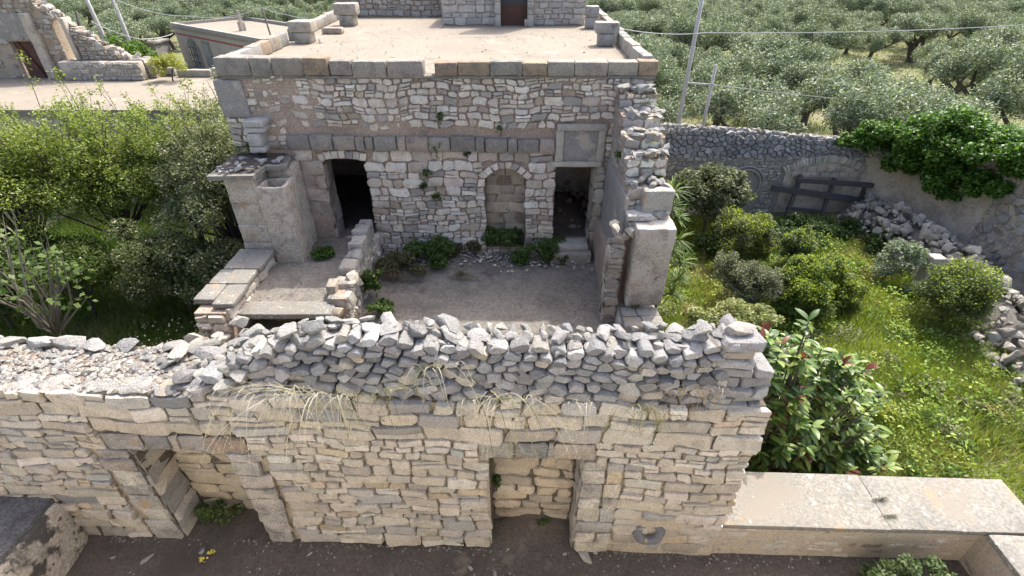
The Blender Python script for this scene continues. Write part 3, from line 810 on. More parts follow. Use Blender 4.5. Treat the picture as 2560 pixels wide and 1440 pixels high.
gt = add_stones(courses(97, .66, 2.4, .87, 1.25, (.2, .3), (1.4, 2.4), split=0, wav=.006), GF, 98, BLOCKC, d=(.02, .05)) + add_stones(courses(99, -2.3, -.55, .87, 1.25, (.16, .3), (1.4, 2.4), split=0, wav=.006), GF, 98, BLOCKC + WHITE, d=(.02, .05))
lay(gt, gh, M_BLOCK, 'upper_block')
for a, sd in ((-.57, 1), (.50, 2)):
    for k in range(9): worn('pilaster_block', M_BLOCK, gh, a, a + .2, 18.30, 18.7, 4.203 + k * .36, 4.2 + (k + 1) * .36 - .006, r=.015, amp=.006, seed=sd * 40 + k, t=pick(r6, [(.47, .44, .39)], .06))
worn('arch_block', M_BLOCK, gh, -.57, .70, 18.3, 18.7, 6.95, 7.45, r=.02, amp=.01, seed=77, t=(.44, .42, .38), seg=.3)
MB().box(-.38, .52, 18.66, 18.71, 4.2, 6.95).build('door', M_RUST, gh)
MB().box(-.38, .52, 18.64, 18.66, 4.78, 5.02).build('door_panel', M_WOOD, gh)
worn('door_stone', M_BLOCK, gh, .40, .50, 18.28, 18.4, 4.203, 4.42, r=.02, amp=.008, seed=78, t=(.45, .42, .36))
# low back wall of the roof terrace
bw = root('roof_back_wall', 'low rubble wall closing the back of the roof terrace', 'wall', (-4.3, 21.2, 4.2))
BF = Frame((0, 21.1, 4.2), (1, 0, 0), (0, 0, 1), (0, -1, 0))
MB().box(-6.5, -2.0, 21.12, 21.5, 4.2, 5.25).build('core', M_MORTAR, bw)
lay(add_stones(courses(101, -6.5, -2.0, .02, 1.0, (.13, .22), (1, 2.2), split=.2, wav=.02), BF, 102, [(.38, .36, .33), (.42, .40, .36)], d=(.02, .07), gap=.014), bw, M_STONE)

# ------------------------------------------------------------------ ruined wall on the right of the courtyard
rw = root('ruined_wall', 'broken stepped wall with square plastered pier on the right of the courtyard', 'wall', (2.5, 9.3, -.1))
steps = [(10.45, 10.8, 3.92), (9.95, 10.45, 3.62), (9.45, 9.95, 3.36), (9.05, 9.45, 3.08), (8.75, 9.05, 2.66), (8.5, 8.75, 2.2)]
mb = MB()
for (a, b, z) in steps: mb.box(2.16, 2.92, a, b, -2.6, z)
mb.box(2.0, 2.16, 8.3, 10.8, -.3, 1.0)
mb.build('core', M_MORTAR, rw)
def topR(s): return float(np.interp(s, [8.4, 8.75, 9.05, 9.45, 9.95, 10.45, 10.8], [2.1, 2.5, 2.95, 3.25, 3.5, 3.8, 3.95]))
FI = Frame((2.155, 0, 0), (0, 1, 0), (0, 0, 1), (-1, 0, 0))
ss = add_stones(courses(111, 8.4, 10.78, .9, 3.95, (.12, .22), (1., 2.2), top=lambda s: topR(s), split=.2, wav=.03), FI, 112, [(.40, .37, .33), (.44, .41, .37)], d=(.0, .02), gap=.014, mask=lambda s, h: 1.2 if rng.random() < .25 else .3)
for (a, b, z), zl in zip(steps, [3.62, 3.36, 3.08, 2.66, 2.2, 1.9]):
    FS = Frame((0, a, 0), (1, 0, 0), (0, 0, 1), (0, -1, 0))
    ss += add_stones(courses(int(a * 100), 2.16, 2.92, zl - .1, z, (.12, .2), (1., 2.), split=.2, wav=.02), FS, 113, WHITE, d=(.02, .08), gap=.014, tilt=.15)
lay(ss, rw, M_STONE)
r7 = np.random.default_rng(77)
for (a, b, z) in steps:
    for k in range(int(26 * (b - a) / .5)):
        p = (r7.uniform(2.16, 2.93), r7.uniform(a - .1, b), z + r7.uniform(-.02, .12))
        s_ = r7.uniform(.1, .32)
        rock(p, (s_ * 1.2, s_, s_ * .75), r7, rw, pick(r7, PALE), 'cap_stone', (r7.normal(0, .35), r7.normal(0, .35), r7.uniform(0, 6)))
worn('wall_skim', M_GPLASTER, rw, 2.115, 2.17, 8.55, 10.79, -.2, 2.5, r=.02, amp=.012, seed=31, seg=.25)
worn('pier', M_PLASTER, rw, 2.27, 2.98, 8.02, 8.6, .44, 2.15, r=.03, amp=.022, seed=32, seg=.07)
worn('pier_block', M_BLOCK, rw, 2.42, 2.98, 8.48, 8.95, 2.2, 2.68, r=.05, amp=.02, seed=33, t=(.43, .40, .35))
worn('ledge_slab', M_BLOCK, rw, 2.14, 2.6, 8.32, 8.7, 2.16, 2.26, r=.02, amp=.012, seed=34, t=(.50, .48, .45))
for k, (x0, x1, y0, y1) in enumerate([(2.14, 2.5, 7.4, 7.72), (2.51, 2.9, 7.42, 7.74), (2.16, 2.45, 7.73, 8.03), (2.46, 2.9, 7.75, 8.03)]):
    worn('base_slab', M_SLAB, rw, x0, x1, y0, y1, .22, .41, r=.03, amp=.012, seed=35 + k)
worn('pier_footing', M_PLASTER, rw, 2.12, 2.95, 7.38, 8.6, -.4, .23, r=.05, amp=.02, seed=41, seg=.2)
worn('wall_return', M_STAINED, rw, 1.83, 2.12, 8.18, 8.52, -.2, 1.62, r=.05, amp=.03, seed=42, seg=.1)
rt = add_stones(courses(115, 1.84, 2.12, -.1, 1.9, (.14, .3), (.8, 1.8), split=.3, wav=.03), Frame((0, 8.17, 0), (1, 0, 0), (0, 0, 1), (0, -1, 0)), 116, [(.40, .34, .27), (.36, .31, .25), (.33, .30, .27)], d=(.0, .05), gap=.012, tilt=.2)
lay(rt, rw, M_STONE, 'broken_stone')
for k in range(10):
    rock((r7.uniform(1.9, 2.25), r7.uniform(8.2, 8.5), 1.65 + r7.uniform(0, .4)), r7.uniform(.14, .26), r7, rw, pick(r7, CREAM), 'broken_stone')

# ------------------------------------------------------------------ flue pier on the left
ch = root('flue_pier', 'pale plastered pier with hollow square flue and rubble-strewn slab top at courtyard left', 'pier', (-5.3, 9.9, .5))
zz = [-.6, .5, .98, 1.42, 1.9, 2.44]
for k in range(5): worn('pier_block', M_PLASTER, ch, -5.90 + r7.normal(0, .006), -5.275, 9.62 + r7.normal(0, .008), 10.72, zz[k] + .003, zz[k + 1], r=.018, amp=.016, seed=151 + k, seg=.09)
mb = MB()
rough_box(mb, -5.27, -4.68, 9.58, 9.66, .3, 2.28, .02, .018, .08, 52); rough_box(mb, -5.27, -4.68, 10.08, 10.17, .3, 2.28, .02, .012, .14, 53)
rough_box(mb, -5.27, -5.19, 9.67, 10.07, .3, 2.27, .02, .01, .14, 54); rough_box(mb, -4.77, -4.68, 9.67, 10.07, .3, 2.27, .02, .01, .14, 55)
mb.build('flue', M_PLASTER, ch, smooth=True)
MB().box(-5.2, -4.76, 9.65, 10.09, .3, 2.08).build('flue_dark_fill', M_TAR, ch)  # black block inside the flue stands in for shade in the hollow
worn('flue_back', M_PLASTER, ch, -5.25, -4.72, 10.22, 10.74, .3, 2.46, r=.03, amp=.014, seed=57)
MB().prism([(-6.12, 9.5), (-5.2, 9.54), (-5.17, 10.05), (-4.72, 10.1), (-4.88, 10.78), (-6.15, 10.78)], 2.47, 2.56).build('cap_slab', M_SLAB, ch)
MB().prism([(-6.05, 9.75), (-5.3, 9.8), (-5.2, 10.2), (-4.95, 10.25), (-5.0, 10.78), (-6.1, 10.78)], 2.562, 2.60).build('cap_soil', M_EARTH, ch)
for k in range(40):
    a = r7.uniform(0, 1); y_ = r7.uniform(9.6, 10.7)
    x_ = r7.uniform(-6.05, -5.2 if y_ < 10.1 else -4.9)
    s_ = r7.uniform(.07, .3) * (1 if k < 14 else .55)
    rock((x_, y_, 2.60 + s_ * .1), (s_, s_ * .8, s_ * .45), r7, ch, pick(r7, PALE + GREYS), 'cap_stone')

bwall = root('slab_topped_wall', 'short rubble wall with smooth grey slabs on top beside the raised walk', 'wall', (-5.6, 8.5, -.1))
MB().box(-5.92, -5.32, 7.4, 9.6, -.5, .72).build('core', M_MORTAR, bwall)
bs = add_stones(courses(121, 7.4, 9.6, .4, .74, (.1, .17), (1, 2), split=.1), Frame((-5.32, 0, 0), (0, 1, 0), (0, 0, 1), (1, 0, 0)), 122, WHITE, d=(.02, .06))
bs += add_stones(courses(123, -5.92, -5.32, -.3, .7, (.1, .18), (1, 2), split=.1), Frame((0, 7.4, 0), (1, 0, 0), (0, 0, 1), (0, -1, 0)), 124, WHITE + CREAM, d=(.03, .1), tilt=.2)
lay(bs, bwall, M_STONE)
for k, (x0, x1, y0, y1) in enumerate([(-6.0, -5.22, 8.75, 9.58), (-6.02, -5.24, 8.2, 8.74), (-6.04, -5.62, 7.65, 8.19), (-5.61, -5.2, 7.5, 8.18)]):
    worn('top_slab', M_SLAB, bwall, x0 + .006, x1 - .006, y0 + .005, y1 - .005, .745, .86, r=.025, amp=.01, seed=61 + k)
for k in range(14):
    rock((r7.uniform(-5.85, -5.1), r7.uniform(6.9, 7.5), r7.uniform(-.05, .5)), r7.uniform(.16, .36), r7, bwall, pick(r7, CREAM), 'stone')

mwall = root('tumbled_wall', 'low tumbled stone wall between raised walk and courtyard floor', 'wall', (-3.4, 9., -.1))
MB().box(-3.56, -3.28, 8.0, 10.7, -.3, .62).build('core', M_MORTAR, mwall)
for (y_, z_, w, d, h_) in [(10.5, .62, .3, .3, .42), (10.15, .6, .36, .42, .5), (9.75, .58, .36, .4, .42), (9.35, .56, .34, .36, .34), (8.95, .56, .36, .36, .30), (8.55, .5, .4, .34, .22), (8.2, .42, .5, .36, .2)]:
    worn('wall_block', M_BLOCK, mwall, -3.44 - w / 2, -3.44 + w / 2, y_ - d / 2, y_ + d / 2, z_ - .08, z_ + h_, r=.07, amp=.04, seed=int(y_ * 10), t=pick(r7, [(.42, .38, .33), (.36, .34, .31), (.46, .42, .36)], .05))
for k in range(44):
    y_ = r7.uniform(7.7, 10.6)
    rock((-3.42 + r7.normal(0, .14), y_, r7.uniform(.15, .75) * (1 if y_ > 8.4 else .6)), r7.uniform(.14, .34), r7, mwall, pick(r7, CREAM + PALE), 'stone')
ms = add_stones(courses(125, 8.0, 10.7, -.1, .66, (.12, .2), (1, 2.2), split=.2), Frame((-3.28, 0, 0), (0, 1, 0), (0, 0, 1), (1, 0, 0)), 126, WHITE + CREAM, d=(.02, .06))
lay(ms, mwall, M_STONE, 'face_stone')
worn('walk_sill', M_SLAB, root('stone_sill', 'long pale sill slab across the front end of the raised walk', 'sill', (-4.4, 8.0, .4)), -5.3, -3.5, 7.66, 8.1, .38, .502, r=.02, amp=.008, seed=70)
fs = root('cut_stone', 'small cut stone lying on the sill slab by the tumbled wall', 'stone', (-3.6, 8.35, .5))
worn('cut_stone', M_BLOCK, fs, -3.72, -3.52, 8.2, 8.5, .5, .78, r=.03, amp=.015, seed=71, t=(.42, .36, .29))

# ------------------------------------------------------------------ garden walls on the right
gw = root('garden_wall', 'long shaded rubble wall behind the garden with dry grey upper band', 'wall', (9, 18, GZ))
YW = 17.8
MB().box(2.9, 13.05, YW, YW + .6, -.02, .62).box(2.9, 7.8, YW + .001, YW + .599, .62, .92).build('core', M_DARKGAP, gw)
MB().box(2.9, 13.05, YW, YW + .6, GZ - .5, -.021).build('lower_core', mat('grey_mortar', (.30, .275, .24), nscale=2, namt=.7, dark=(.17, .16, .145), speck=.4, bump=1., bscale=14, bdist=.04), gw)
GWF = Frame((0, YW, 0), (1, 0, 0), (0, 0, 1), (0, -1, 0))
gtop = lambda s: float(np.interp(s, [3, 6, 9, 12, 13.1], [1.15, 1.1, .88, .6, .5]))
AH = arch_holes(10.2, 13.0, -2.2, -.6, .42, 10)
band = voronoi(131, lambda s, h: h < gtop(s), 5.0, 13.1, -.02, 1.25, 2600, 1.25, 1, lambda s, h: .155)
gs = add_stones(band, GWF, 132, [(.30, .30, .31)] * 3 + [(.24, .245, .25), (.36, .35, .34)], d=(.02, .1), gap=.012, tilt=.15, back=.1)
lay(gs, gw, M_GREY, 'stone')
lower = add_stones(courses(133, 5.0, 13.1, GZ, 0., (.1, .2), (1, 2.6), lambda a, b: arch_cut(AH, .2)(a, b) + ([(8.2, 9.35)] if (a + b) / 2 < -.45 else []), split=.25, wav=.03), GWF, 134, [(.42, .395, .35), (.46, .43, .38), (.34, .325, .295)], d=(.02, .08), gap=.016, mask=lambda s, h: 1.2 if rng.random() < .15 else .1)
lay(lower, gw, M_STONE, 'lower_stone')
lay([stone(P, GWF, rng, .11, .05, .014, .05, .1, pick(rng, [(.56, .52, .45), (.46, .43, .38)], .1)) for P in voussoirs(10.2, 13.0, -.6, .42, .3, 30, rng)], gw, M_STONE, 'voussoir')
mb = MB()
for q in AH: mb.box(q[0], q[1], YW - .03, YW - .013, GZ, q[3])
mb.build('arch_plaster', M_PLASTER, gw)
for i in range(7):
    for j in range(2):
        a = 10.42 + i * .36 + (.16 if j else 0); z = -.76 + j * .23
        if z + .2 < -.62 + .42 * (1 - ((a + .17 - 11.6) / 1.4) ** 2):
            worn('pane_block', M_PLASTER, gw, a, a + .34, YW - .07, YW - .02, z, z + .21, r=.01, amp=.004, seed=i + 9 * j, seg=.2)
# half-buried round niche moulding
mb = MB()
for rr in (.62, .74):
    mb.tube([(8.75 + rr * math.cos(a), YW - .03, -1.12 + rr * math.sin(a) * 1.05) for a in np.linspace(-.6, math.pi, 18)], .05, 6)
mb.build('round_moulding', M_GPLASTER, gw)
r8 = np.random.default_rng(88)
for k in range(60):
    s = 5.2 + k * .135
    rock((s, YW + .1 + r8.normal(0, .05), gtop(s) + .02), r8.uniform(.16, .3), r8, gw, pick(r8, PALE), 'cap_stone')
# weathered timber frame leaning in front of the arch
tf = root('timber_frame', 'dark weathered timber frame propped against the bricked-up garden arch', 'frame', (11.4, 17.3, GZ))
def beam(name, p0, p1, w, d, parent, m=M_WOOD):
    p0, p1 = Vector(p0), Vector(p1); dr = (p1 - p0).normalized(); a = dr.cross(Vector((0, 1, 0))).normalized(); b = dr.cross(a)
    V = [p + a * (sa_ * w / 2) + b * (sb * d / 2) for p in (p0, p1) for sa_, sb in ((-1, -1), (1, -1), (1, 1), (-1, 1))]
    return MB().add(V, [(0, 1, 2, 3)[::-1], (4, 5, 6, 7), (0, 1, 5, 4), (1, 2, 6, 5), (2, 3, 7, 6), (3, 0, 4, 7)]).build(name, m, parent)
yf = 17.42
for a, b in (((10.72, -.62), (10.42, -2.2)), ((12.0, -.74), (11.75, -2.25)), ((13.28, -.85), (12.95, -2.25))):
    beam('upright', (a[0], yf + .2, a[1]), (b[0], yf - .22, b[1]), .13, .10, tf)
for a, b, w in (((10.5, -.72), (13.35, -.92), .17), ((9.65, -1.02), (13.25, -1.55), .22), ((10.45, -1.85), (11.9, -1.98), .10)):
    beam('crossbeam', (a[0], yf - .02, a[1]), (b[0], yf - .06, b[1]), w, .09, tf)

ew = root('side_garden_wall', 'stained plaster and rubble wall on the far right behind the stone heap', 'wall', (14.7, 14.5, GZ))
PTS = [(13.0, 17.85), (13.9, 16.6), (14.62, 14.05), (14.95, 11.7), (15.3, 8.0), (15.6, 4.0)]
mb = MB(); m2 = MB(); wst = []
for i, (a, b) in enumerate(zip(PTS, PTS[1:])):
    a_, b_ = np.array([*a, 0.]), np.array([*b, 0.]); S = (b_ - a_) / np.linalg.norm(b_ - a_); Nn = np.array([S[1], -S[0], 0])
    ln = np.linalg.norm(b_ - a_); Fr = Frame(a_, S, (0, 0, 1), Nn)
    zt = [1.0, 1.35, 1.6, 1.5, 1.5][i]
    mb.box(0, ln, -.6, 0, GZ - .5, zt, T=lambda P: Fr.p(P[0], P[2], P[1]))
    if i < 2: m2.box(0, ln + .01, .001, .02, GZ, .05 if i else -.1, T=lambda P: Fr.p(P[0], P[2], P[1]))
    wst += add_stones(voronoi(140 + i, lambda s, h: h < zt + .05, 0, ln, (.05 if i < 2 else -1.7), zt + .1, 1500, 1.2, 1, lambda s, h: .2 if i < 2 else .26), Fr, 141 + i, [(.34, .33, .31), (.40, .37, .33), (.36, .32, .28)], d=(.0, .11), gap=.02, tilt=.15, mask=(None if i < 2 else (lambda s, h: (.5 if h < -.2 and rng.random() < .5 else 0))))
mb.build('core', M_PLASTER, ew); m2.build('plaster_face', M_STAINED if False else M_PLASTER, ew)
lay(wst, ew, M_GREY)

# heap of squared stones along it
hp = root('stone_heap', 'long heap of tumbled pale building stones along the side garden wall', 'heap', (13, 13, GZ))
HX = [(13.2, 16.6, 1.1), (13.3, 15.4, 1.25), (13.4, 14.2, 1.25), (13.35, 13.0, 1.25), (13.2, 11.8, 1.2), (13.0, 10.6, 1.1), (12.75, 9.6, 1.05), (12.6, 8.6, .95)]
hz = lambda x, y: 0
def heap_z(x, y):
    c = float(np.interp(-y, [-p[1] for p in HX], [p[0] for p in HX])); h_ = float(np.interp(-y, [-p[1] for p in HX], [p[2] for p in HX]))
    return GZ + h_ * max(0., 1 - (abs(x - c) / 1.15) ** 1.6), c
V = []; F = []; nx_, ny_ = 14, 30
for i in range(nx_):
    for j in range(ny_):
        y = 17.2 - j * 9.2 / (ny_ - 1); z, c = heap_z(0, y); x = c - 1.4 + 2.8 * i / (nx_ - 1); V.append((x, y, heap_z(x, y)[0] - .28))
for i in range(nx_ - 1):
    for j in range(ny_ - 1): F.append((i * ny_ + j, i * ny_ + j + 1, (i + 1) * ny_ + j + 1, (i + 1) * ny_ + j))
build('heap_core', V, F, M_DARKGAP, hp)
mb = MB(); rh_ = np.random.default_rng(89)
for k in range(700):                       # the smaller pieces between the blocks
    y = rh_.uniform(8.0, 17.0); c = heap_z(0, y)[1]; x = c + rh_.uniform(-1.5, 1.1); z = heap_z(x, y)[0] - .05
    me = ROCKS[rh_.integers(len(ROCKS))]; M = Matrix.Translation((x, y, z)) @ Euler(tuple(rh_.normal(0, 1, 3))).to_matrix().to_4x4() @ Matrix.Diagonal((*(rh_.uniform(.08, .2, 3)), 1))
    mb.add([M @ v_.co for v_ in me.vertices], [tuple(q_.vertices) for q_ in me.polygons], pick(rh_, [(.37, .35, .31), (.30, .285, .26), (.41, .38, .33)], .12))
mb.build('heap_fragments', M_GREY, hp, kind='stuff', auto=34)
for k in range(300):
    y = r8.uniform(8.0, 17.0); c = heap_z(0, y)[1]; x = c + r8.uniform(-1.3, 1.0); z = heap_z(x, y)[0]
    s_ = r8.uniform(.17, .42)
    rock((x, y, z + r8.uniform(-.12, .05)), (s_ * 1.25, s_, s_ * .95), r8, hp, pick(r8, [(.37, .35, .31), (.30, .285, .26), (.41, .38, .33)], .12), 'stone', tuple(r8.normal(0, .6, 3) + (0, 0, r8.uniform(0, 6))))
p = at_z(2333, 660, -1.15)
sp = root('stone_post', 'square-cut upright stone post standing out of the heap', 'post', (p[0], p[1], GZ))
worn('stone_post', M_BLOCK, sp, p[0] - .19, p[0] + .19, p[1] - .17, p[1] + .17, GZ + .2, -.88, r=.03, amp=.01, seed=75, t=(.45, .43, .39))

# ------------------------------------------------------------------ left: terrace roof with the ruin
DZ = 1.5
dk = root('low_outbuilding', 'low outbuilding with sunlit flat roof behind the left-hand trees', 'outbuilding', (-14, 21, GZ))
MB().box(-30, -6.65, 18.5, 25.4, DZ - .25, DZ).build('roof_deck', M_DECK, dk)
MB().box(-30, -6.7, 18.56, 25.3, GZ - .5, DZ - .25).build('wall', M_PLASTER, dk)
lay(add_stones(courses(151, -16.5, -6.7, GZ + .4, DZ - .27, (.16, .28), (1., 2.2), split=.2, wav=.03), Frame((0, 18.56, 0), (1, 0, 0), (0, 0, 1), (0, -1, 0)), 152, PALE, d=(.02, .07), gap=.014), dk, M_STONE)
for (x0, x1, y0, y1, h_) in [(-17.5, -15.3, 24.2, 24.45, .36), (-15.1, -13.6, 24.0, 24.3, .3), (-13.4, -11.2, 23.8, 24.1, .42)]:
    worn('edge_wall', M_BLOCK, dk, x0, x1, y0, y1, DZ + .002, DZ + h_, r=.04, amp=.02, seed=int(-x0 * 7), t=(.36, .34, .30), seg=.3)
ru = root('ruined_gable', 'collapsed gable wall with leaning rusty door on the left flat roof', 'ruin', (-20.5, 24, DZ))
YR = 23.8
def topU(s): return float(np.interp(s, [-24, -21.6, -20.2, -19.4, -18.7, -18.0, -17.2, -16.4, -15.9], [5.6, 5.2, 4.75, 4.1, 3.5, 2.9, 2.5, 2.25, 2.15]))
RD = (-21.75, -20.75, DZ, 3.0); RO = (-19.55, -18.85, 2.25, 3.9)
mb = MB()
for i in range(18):
    s0 = -24 + i * .45; s1 = s0 + .45; t = topU((s0 + s1) / 2) - .08
    m = (s0 + s1) / 2
    wall_cells(mb, Frame((0, YR, 0), (1, 0, 0), (0, 0, 1), (0, -1, 0)), s0, s1, DZ, t, 0, -.55, [RD, RO])
mb.build('core', mat('ochre_mortar', (.42, .35, .27), nscale=3, namt=.5, dark=(.26, .2, .15), bump=1., bscale=14, bdist=.04), ru)
UF = Frame((0, YR, 0), (1, 0, 0), (0, 0, 1), (0, -1, 0))
us = add_stones(courses(161, -24, -15.9, DZ, 5.6, (.14, .24), (1, 2), lambda a, b: [q[:2] for q in (RD, RO) if q[2] - .05 < (a + b) / 2 < q[3]], top=topU, split=.2, wav=.03), UF, 162, [(.42, .37, .31), (.46, .42, .37), (.36, .31, .26)], d=(.03, .09), gap=.016, tilt=.15, mask=lambda s, h: (1.2 if s < -19.8 and rng.random() < .55 else 0))
lay(us, ru, M_STONE)
for k in range(90):
    s = r8.uniform(-24, -15.9); rock((s, YR + r8.uniform(.0, .5), topU(s) + r8.uniform(-.1, .08)), r8.uniform(.2, .45), r8, ru, pick(r8, [(.40, .36, .31), (.45, .42, .38)]), 'cap_stone')
worn('plaster_pier', M_PLASTER, ru, -20.55, -20.2, YR - .3, YR + .01, DZ, 4.1, r=.05, amp=.02, seed=81, seg=.3)
worn('plaster_pier', M_PLASTER, ru, -19.1, -18.92, YR - .1, YR + .4, 2.26, 3.9, r=.03, amp=.01, seed=82, seg=.3)
worn('plaster_patch', M_GPLASTER, ru, -22.6, -20.6, YR - .04, YR + .01, 3.03, 4.1, r=.02, amp=.01, seed=83, seg=.3)
worn('low_wall', M_PLASTER, ru, -19.7, -16.2, YR - .45, YR - .12, DZ, 2.25, r=.05, amp=.02, seed=84, seg=.3)
lay(add_stones(courses(163, -19.2, -16.2, DZ, 2.2, (.12, .2), (1, 2), split=.2), Frame((0, YR - .45, 0), (1, 0, 0), (0, 0, 1), (0, -1, 0)), 164, [(.42, .39, .34)], d=(.02, .06)), ru, M_STONE, 'low_wall_stone')
beam('door', (-21.25, YR + .2, 3.0), (-21.2, YR + .15, DZ), .95, .06, ru, M_RUST)
beam('door_batten', (-21.55, YR + .12, 2.98), (-20.95, YR + .05, DZ + .05), .1, .05, ru, M_RUST)

# farm building further back
fb = root('farm_building', 'small flat-roofed farm building with arched window and red band behind the left roofs', 'farm building', (-22, 43, GZ))
A = np.array([-28.5, 47, 0.]); B = np.array([-13.6, 35.1, 0.]); S = (B - A) / np.linalg.norm(B - A); Nn = np.array([S[1], -S[0], 0]); Lf = np.linalg.norm(B - A)
FF = Frame(A, S, (0, 0, 1), Nn); TF = lambda P: FF.p(P[0], P[2], P[1]); FZ = 1.05
MB().box(0, Lf, -6.0, 0, GZ - 1, FZ - .3, T=TF).build('wall', mat('farm_plaster', (.40, .36, .33), nscale=1.2, namt=.6, dark=(.26, .24, .23), bump=.4, bscale=8), fb)
MB().box(-.1, Lf + .1, -6.1, .08, FZ - .3, FZ - .12, T=TF).build('roof', M_DECK, fb)
mb = MB(); mb.box(-.1, Lf + .1, -.2, .1, FZ - .118, FZ + .12, T=TF); mb.box(-.1, .12, -6.1, -.2, FZ - .118, FZ + .1, T=TF); mb.box(-.1, Lf, -6.1, -5.9, FZ - .118, FZ + .12, T=TF)
mb.build('roof_edge', M_GPLASTER, fb)
MB().box(.3, Lf * .62, 0, .03, FZ - .72, FZ - .60, T=TF).build('red_band', M_REDLINE, fb)
def arched(name, s0, s1, z0, zs, rise, m, n0, n1, fr=FF, parent=fb):
    mb = MB()
    for q in arch_holes(s0, s1, z0, zs, rise, 10): mb.box(q[0], q[1], n0, n1, q[2], q[3], T=lambda P: fr.p(P[0], P[2], P[1]))
    return mb.build(name, m, parent)
wf = arched('window_surround', 1.7, 3.8, GZ, -.5, .75, M_SLAB, 0, .05)
o = arched('window', 1.9, 3.6, GZ, -.5, .62, M_GLASS, .05, .07)
o2 = MB()
for a in (2.3, 2.75, 3.2): o2.box(a - .03, a + .03, .07, .1, GZ, 0, T=TF)
for z in (-1.6, -1.05, -.5): o2.box(1.9, 3.6, .07, .095, z - .03, z + .03, T=TF)
o2.build('window_bars', M_WOOD, fb)
MB().box(4.6, 5.9, 0, .05, GZ + .4, .2, T=TF).build('panel_surround', M_SLAB, fb)
MB().box(4.75, 5.75, .05, .08, GZ + .4, .1, T=TF).build('blue_panel', M_GLASS, fb)
MB().box(7.3, 7.7, -2.4, -2.0, FZ - .12, FZ + .5, T=TF).box(7.4, 7.6, -2.3, -2.1, FZ + .5, FZ + 1.3, T=TF).build('chimney', M_PLASTER, fb)
ss_ = root('farm_shed', 'low grey shed wall with broken slabs at the left end of the farm building', 'shed', (-24, 40, GZ))
MB().box(-33.2, -28.7, 44, 46, GZ - 1, -.1).build('wall', M_GPLASTER, ss_)
worn('roof_slab', M_SLAB, ss_, -33.3, -28.6, 43.8, 46.1, -.09, .1, r=.05, amp=.03, seed=91, seg=.4)
MB().box(-30.9, -30.0, 43.95, 43.99, GZ, -.5).build('doorway', M_GLASS, ss_)

# ------------------------------------------------------------------ poles and wires
def pole(name, label, u0, v0, u1, v1, Y, r0, r1, m, ext=0., group='utility poles'):
    a = at_y(u0, v0, Y); b = at_y(u1, v1, Y); d = (a - b) / np.linalg.norm(a - b)
    t = a + d * ext; base = np.array([b[0] + (b[0] - a[0]) / (a[2] - b[2]) * (b[2] - GZ), Y, GZ])
    q = root(name, label, 'pole', base, group)
    MB().tube([base, b, t], [r0, (r0 + r1) / 2, r1], 8).build('shaft', m, q, smooth=True)
    return q, t
q1, t1 = pole('utility_pole', 'tall pale pole rising out of frame behind the garden wall', 1755, 0, 1695, 312, 19.6, .095, .065, M_POLE, 1.5)
q2, t2 = pole('utility_pole', 'shorter pale pole with crossbar beside the tall pole', 1790, 162, 1757, 315, 19.6, .075, .055, M_POLE)
cb0 = at_y(1722, 208, 19.5); cb1 = at_y(1783, 212, 19.5)
beam('crossbar', cb0, cb1, .06, .06, q2, M_POLE)
q3, t3 = pole('utility_pole', 'left of the two slanting pale poles behind the fig bush', 217, 0, 257, 88, 32, .13, .09, M_POLE, 2.)
q4, t4 = pole('utility_pole', 'right of the two slanting pale poles, wires at its head', 283, 0, 322, 100, 32, .12, .09, M_POLE, .1)
q5, t5 = pole('utility_pole', 'dark wooden pole with strut beside the ruined gable', 190, 28, 208, 110, 29, .08, .06, M_DPOLE)
a = at_y(193, 45, 29); b = at_y(232, 122, 28.5); MB().tube([a, b], .05, 6).build('strut', M_DPOLE, q5)
q6, t6 = pole('utility_pole', 'thin dark pole in front of the farm building roof', 655, 20, 680, 100, 33, .06, .045, M_DPOLE)
def wire(label, pts, r=.014, sag=0.):
    o = MB()
    P = []
    for (p, q) in zip(pts, pts[1:]):
        p, q = np.array(p), np.array(q)
        for t in np.linspace(0, 1, 13): P.append(tuple(p + (q - p) * t - np.array([0, 0, sag * 4 * t * (1 - t)])))
    return tag(o.tube(P, r, 5).build('overhead_wire', M_WIRE), label, 'wire', 'overhead wires')
wire('overhead wire crossing the olive grove high on the right', [at_y(1545, 70, 17.5), at_y(1760, 82, 19.6), at_y(2560, 62, 24)], .016, .1)
wire('lower overhead wire running right from the pole crossbar over the garden', [at_y(1725, 206, 19.5), at_y(1785, 212, 19.5), at_y(2100, 247, 20.5), at_y(2560, 298, 22)], .013, .02)
wire('overhead wire from the pole head to the thin dark pole', [t4, at_y(470, 40, 33), t6], .022, .25)
wire('upper overhead wire leaving the frame above the farm building', [t4, at_y(560, -2, 36)], .03, .05)
wire('overhead wire from the thin dark pole to the roof terrace', [t6, at_y(800, 54, 24)], .02, .05)
wire('low wire running from the fig bush to the farm building', [at_y(230, 55, 30), at_y(350, 98, 31), at_y(432, 84, 44)], .02, .1)

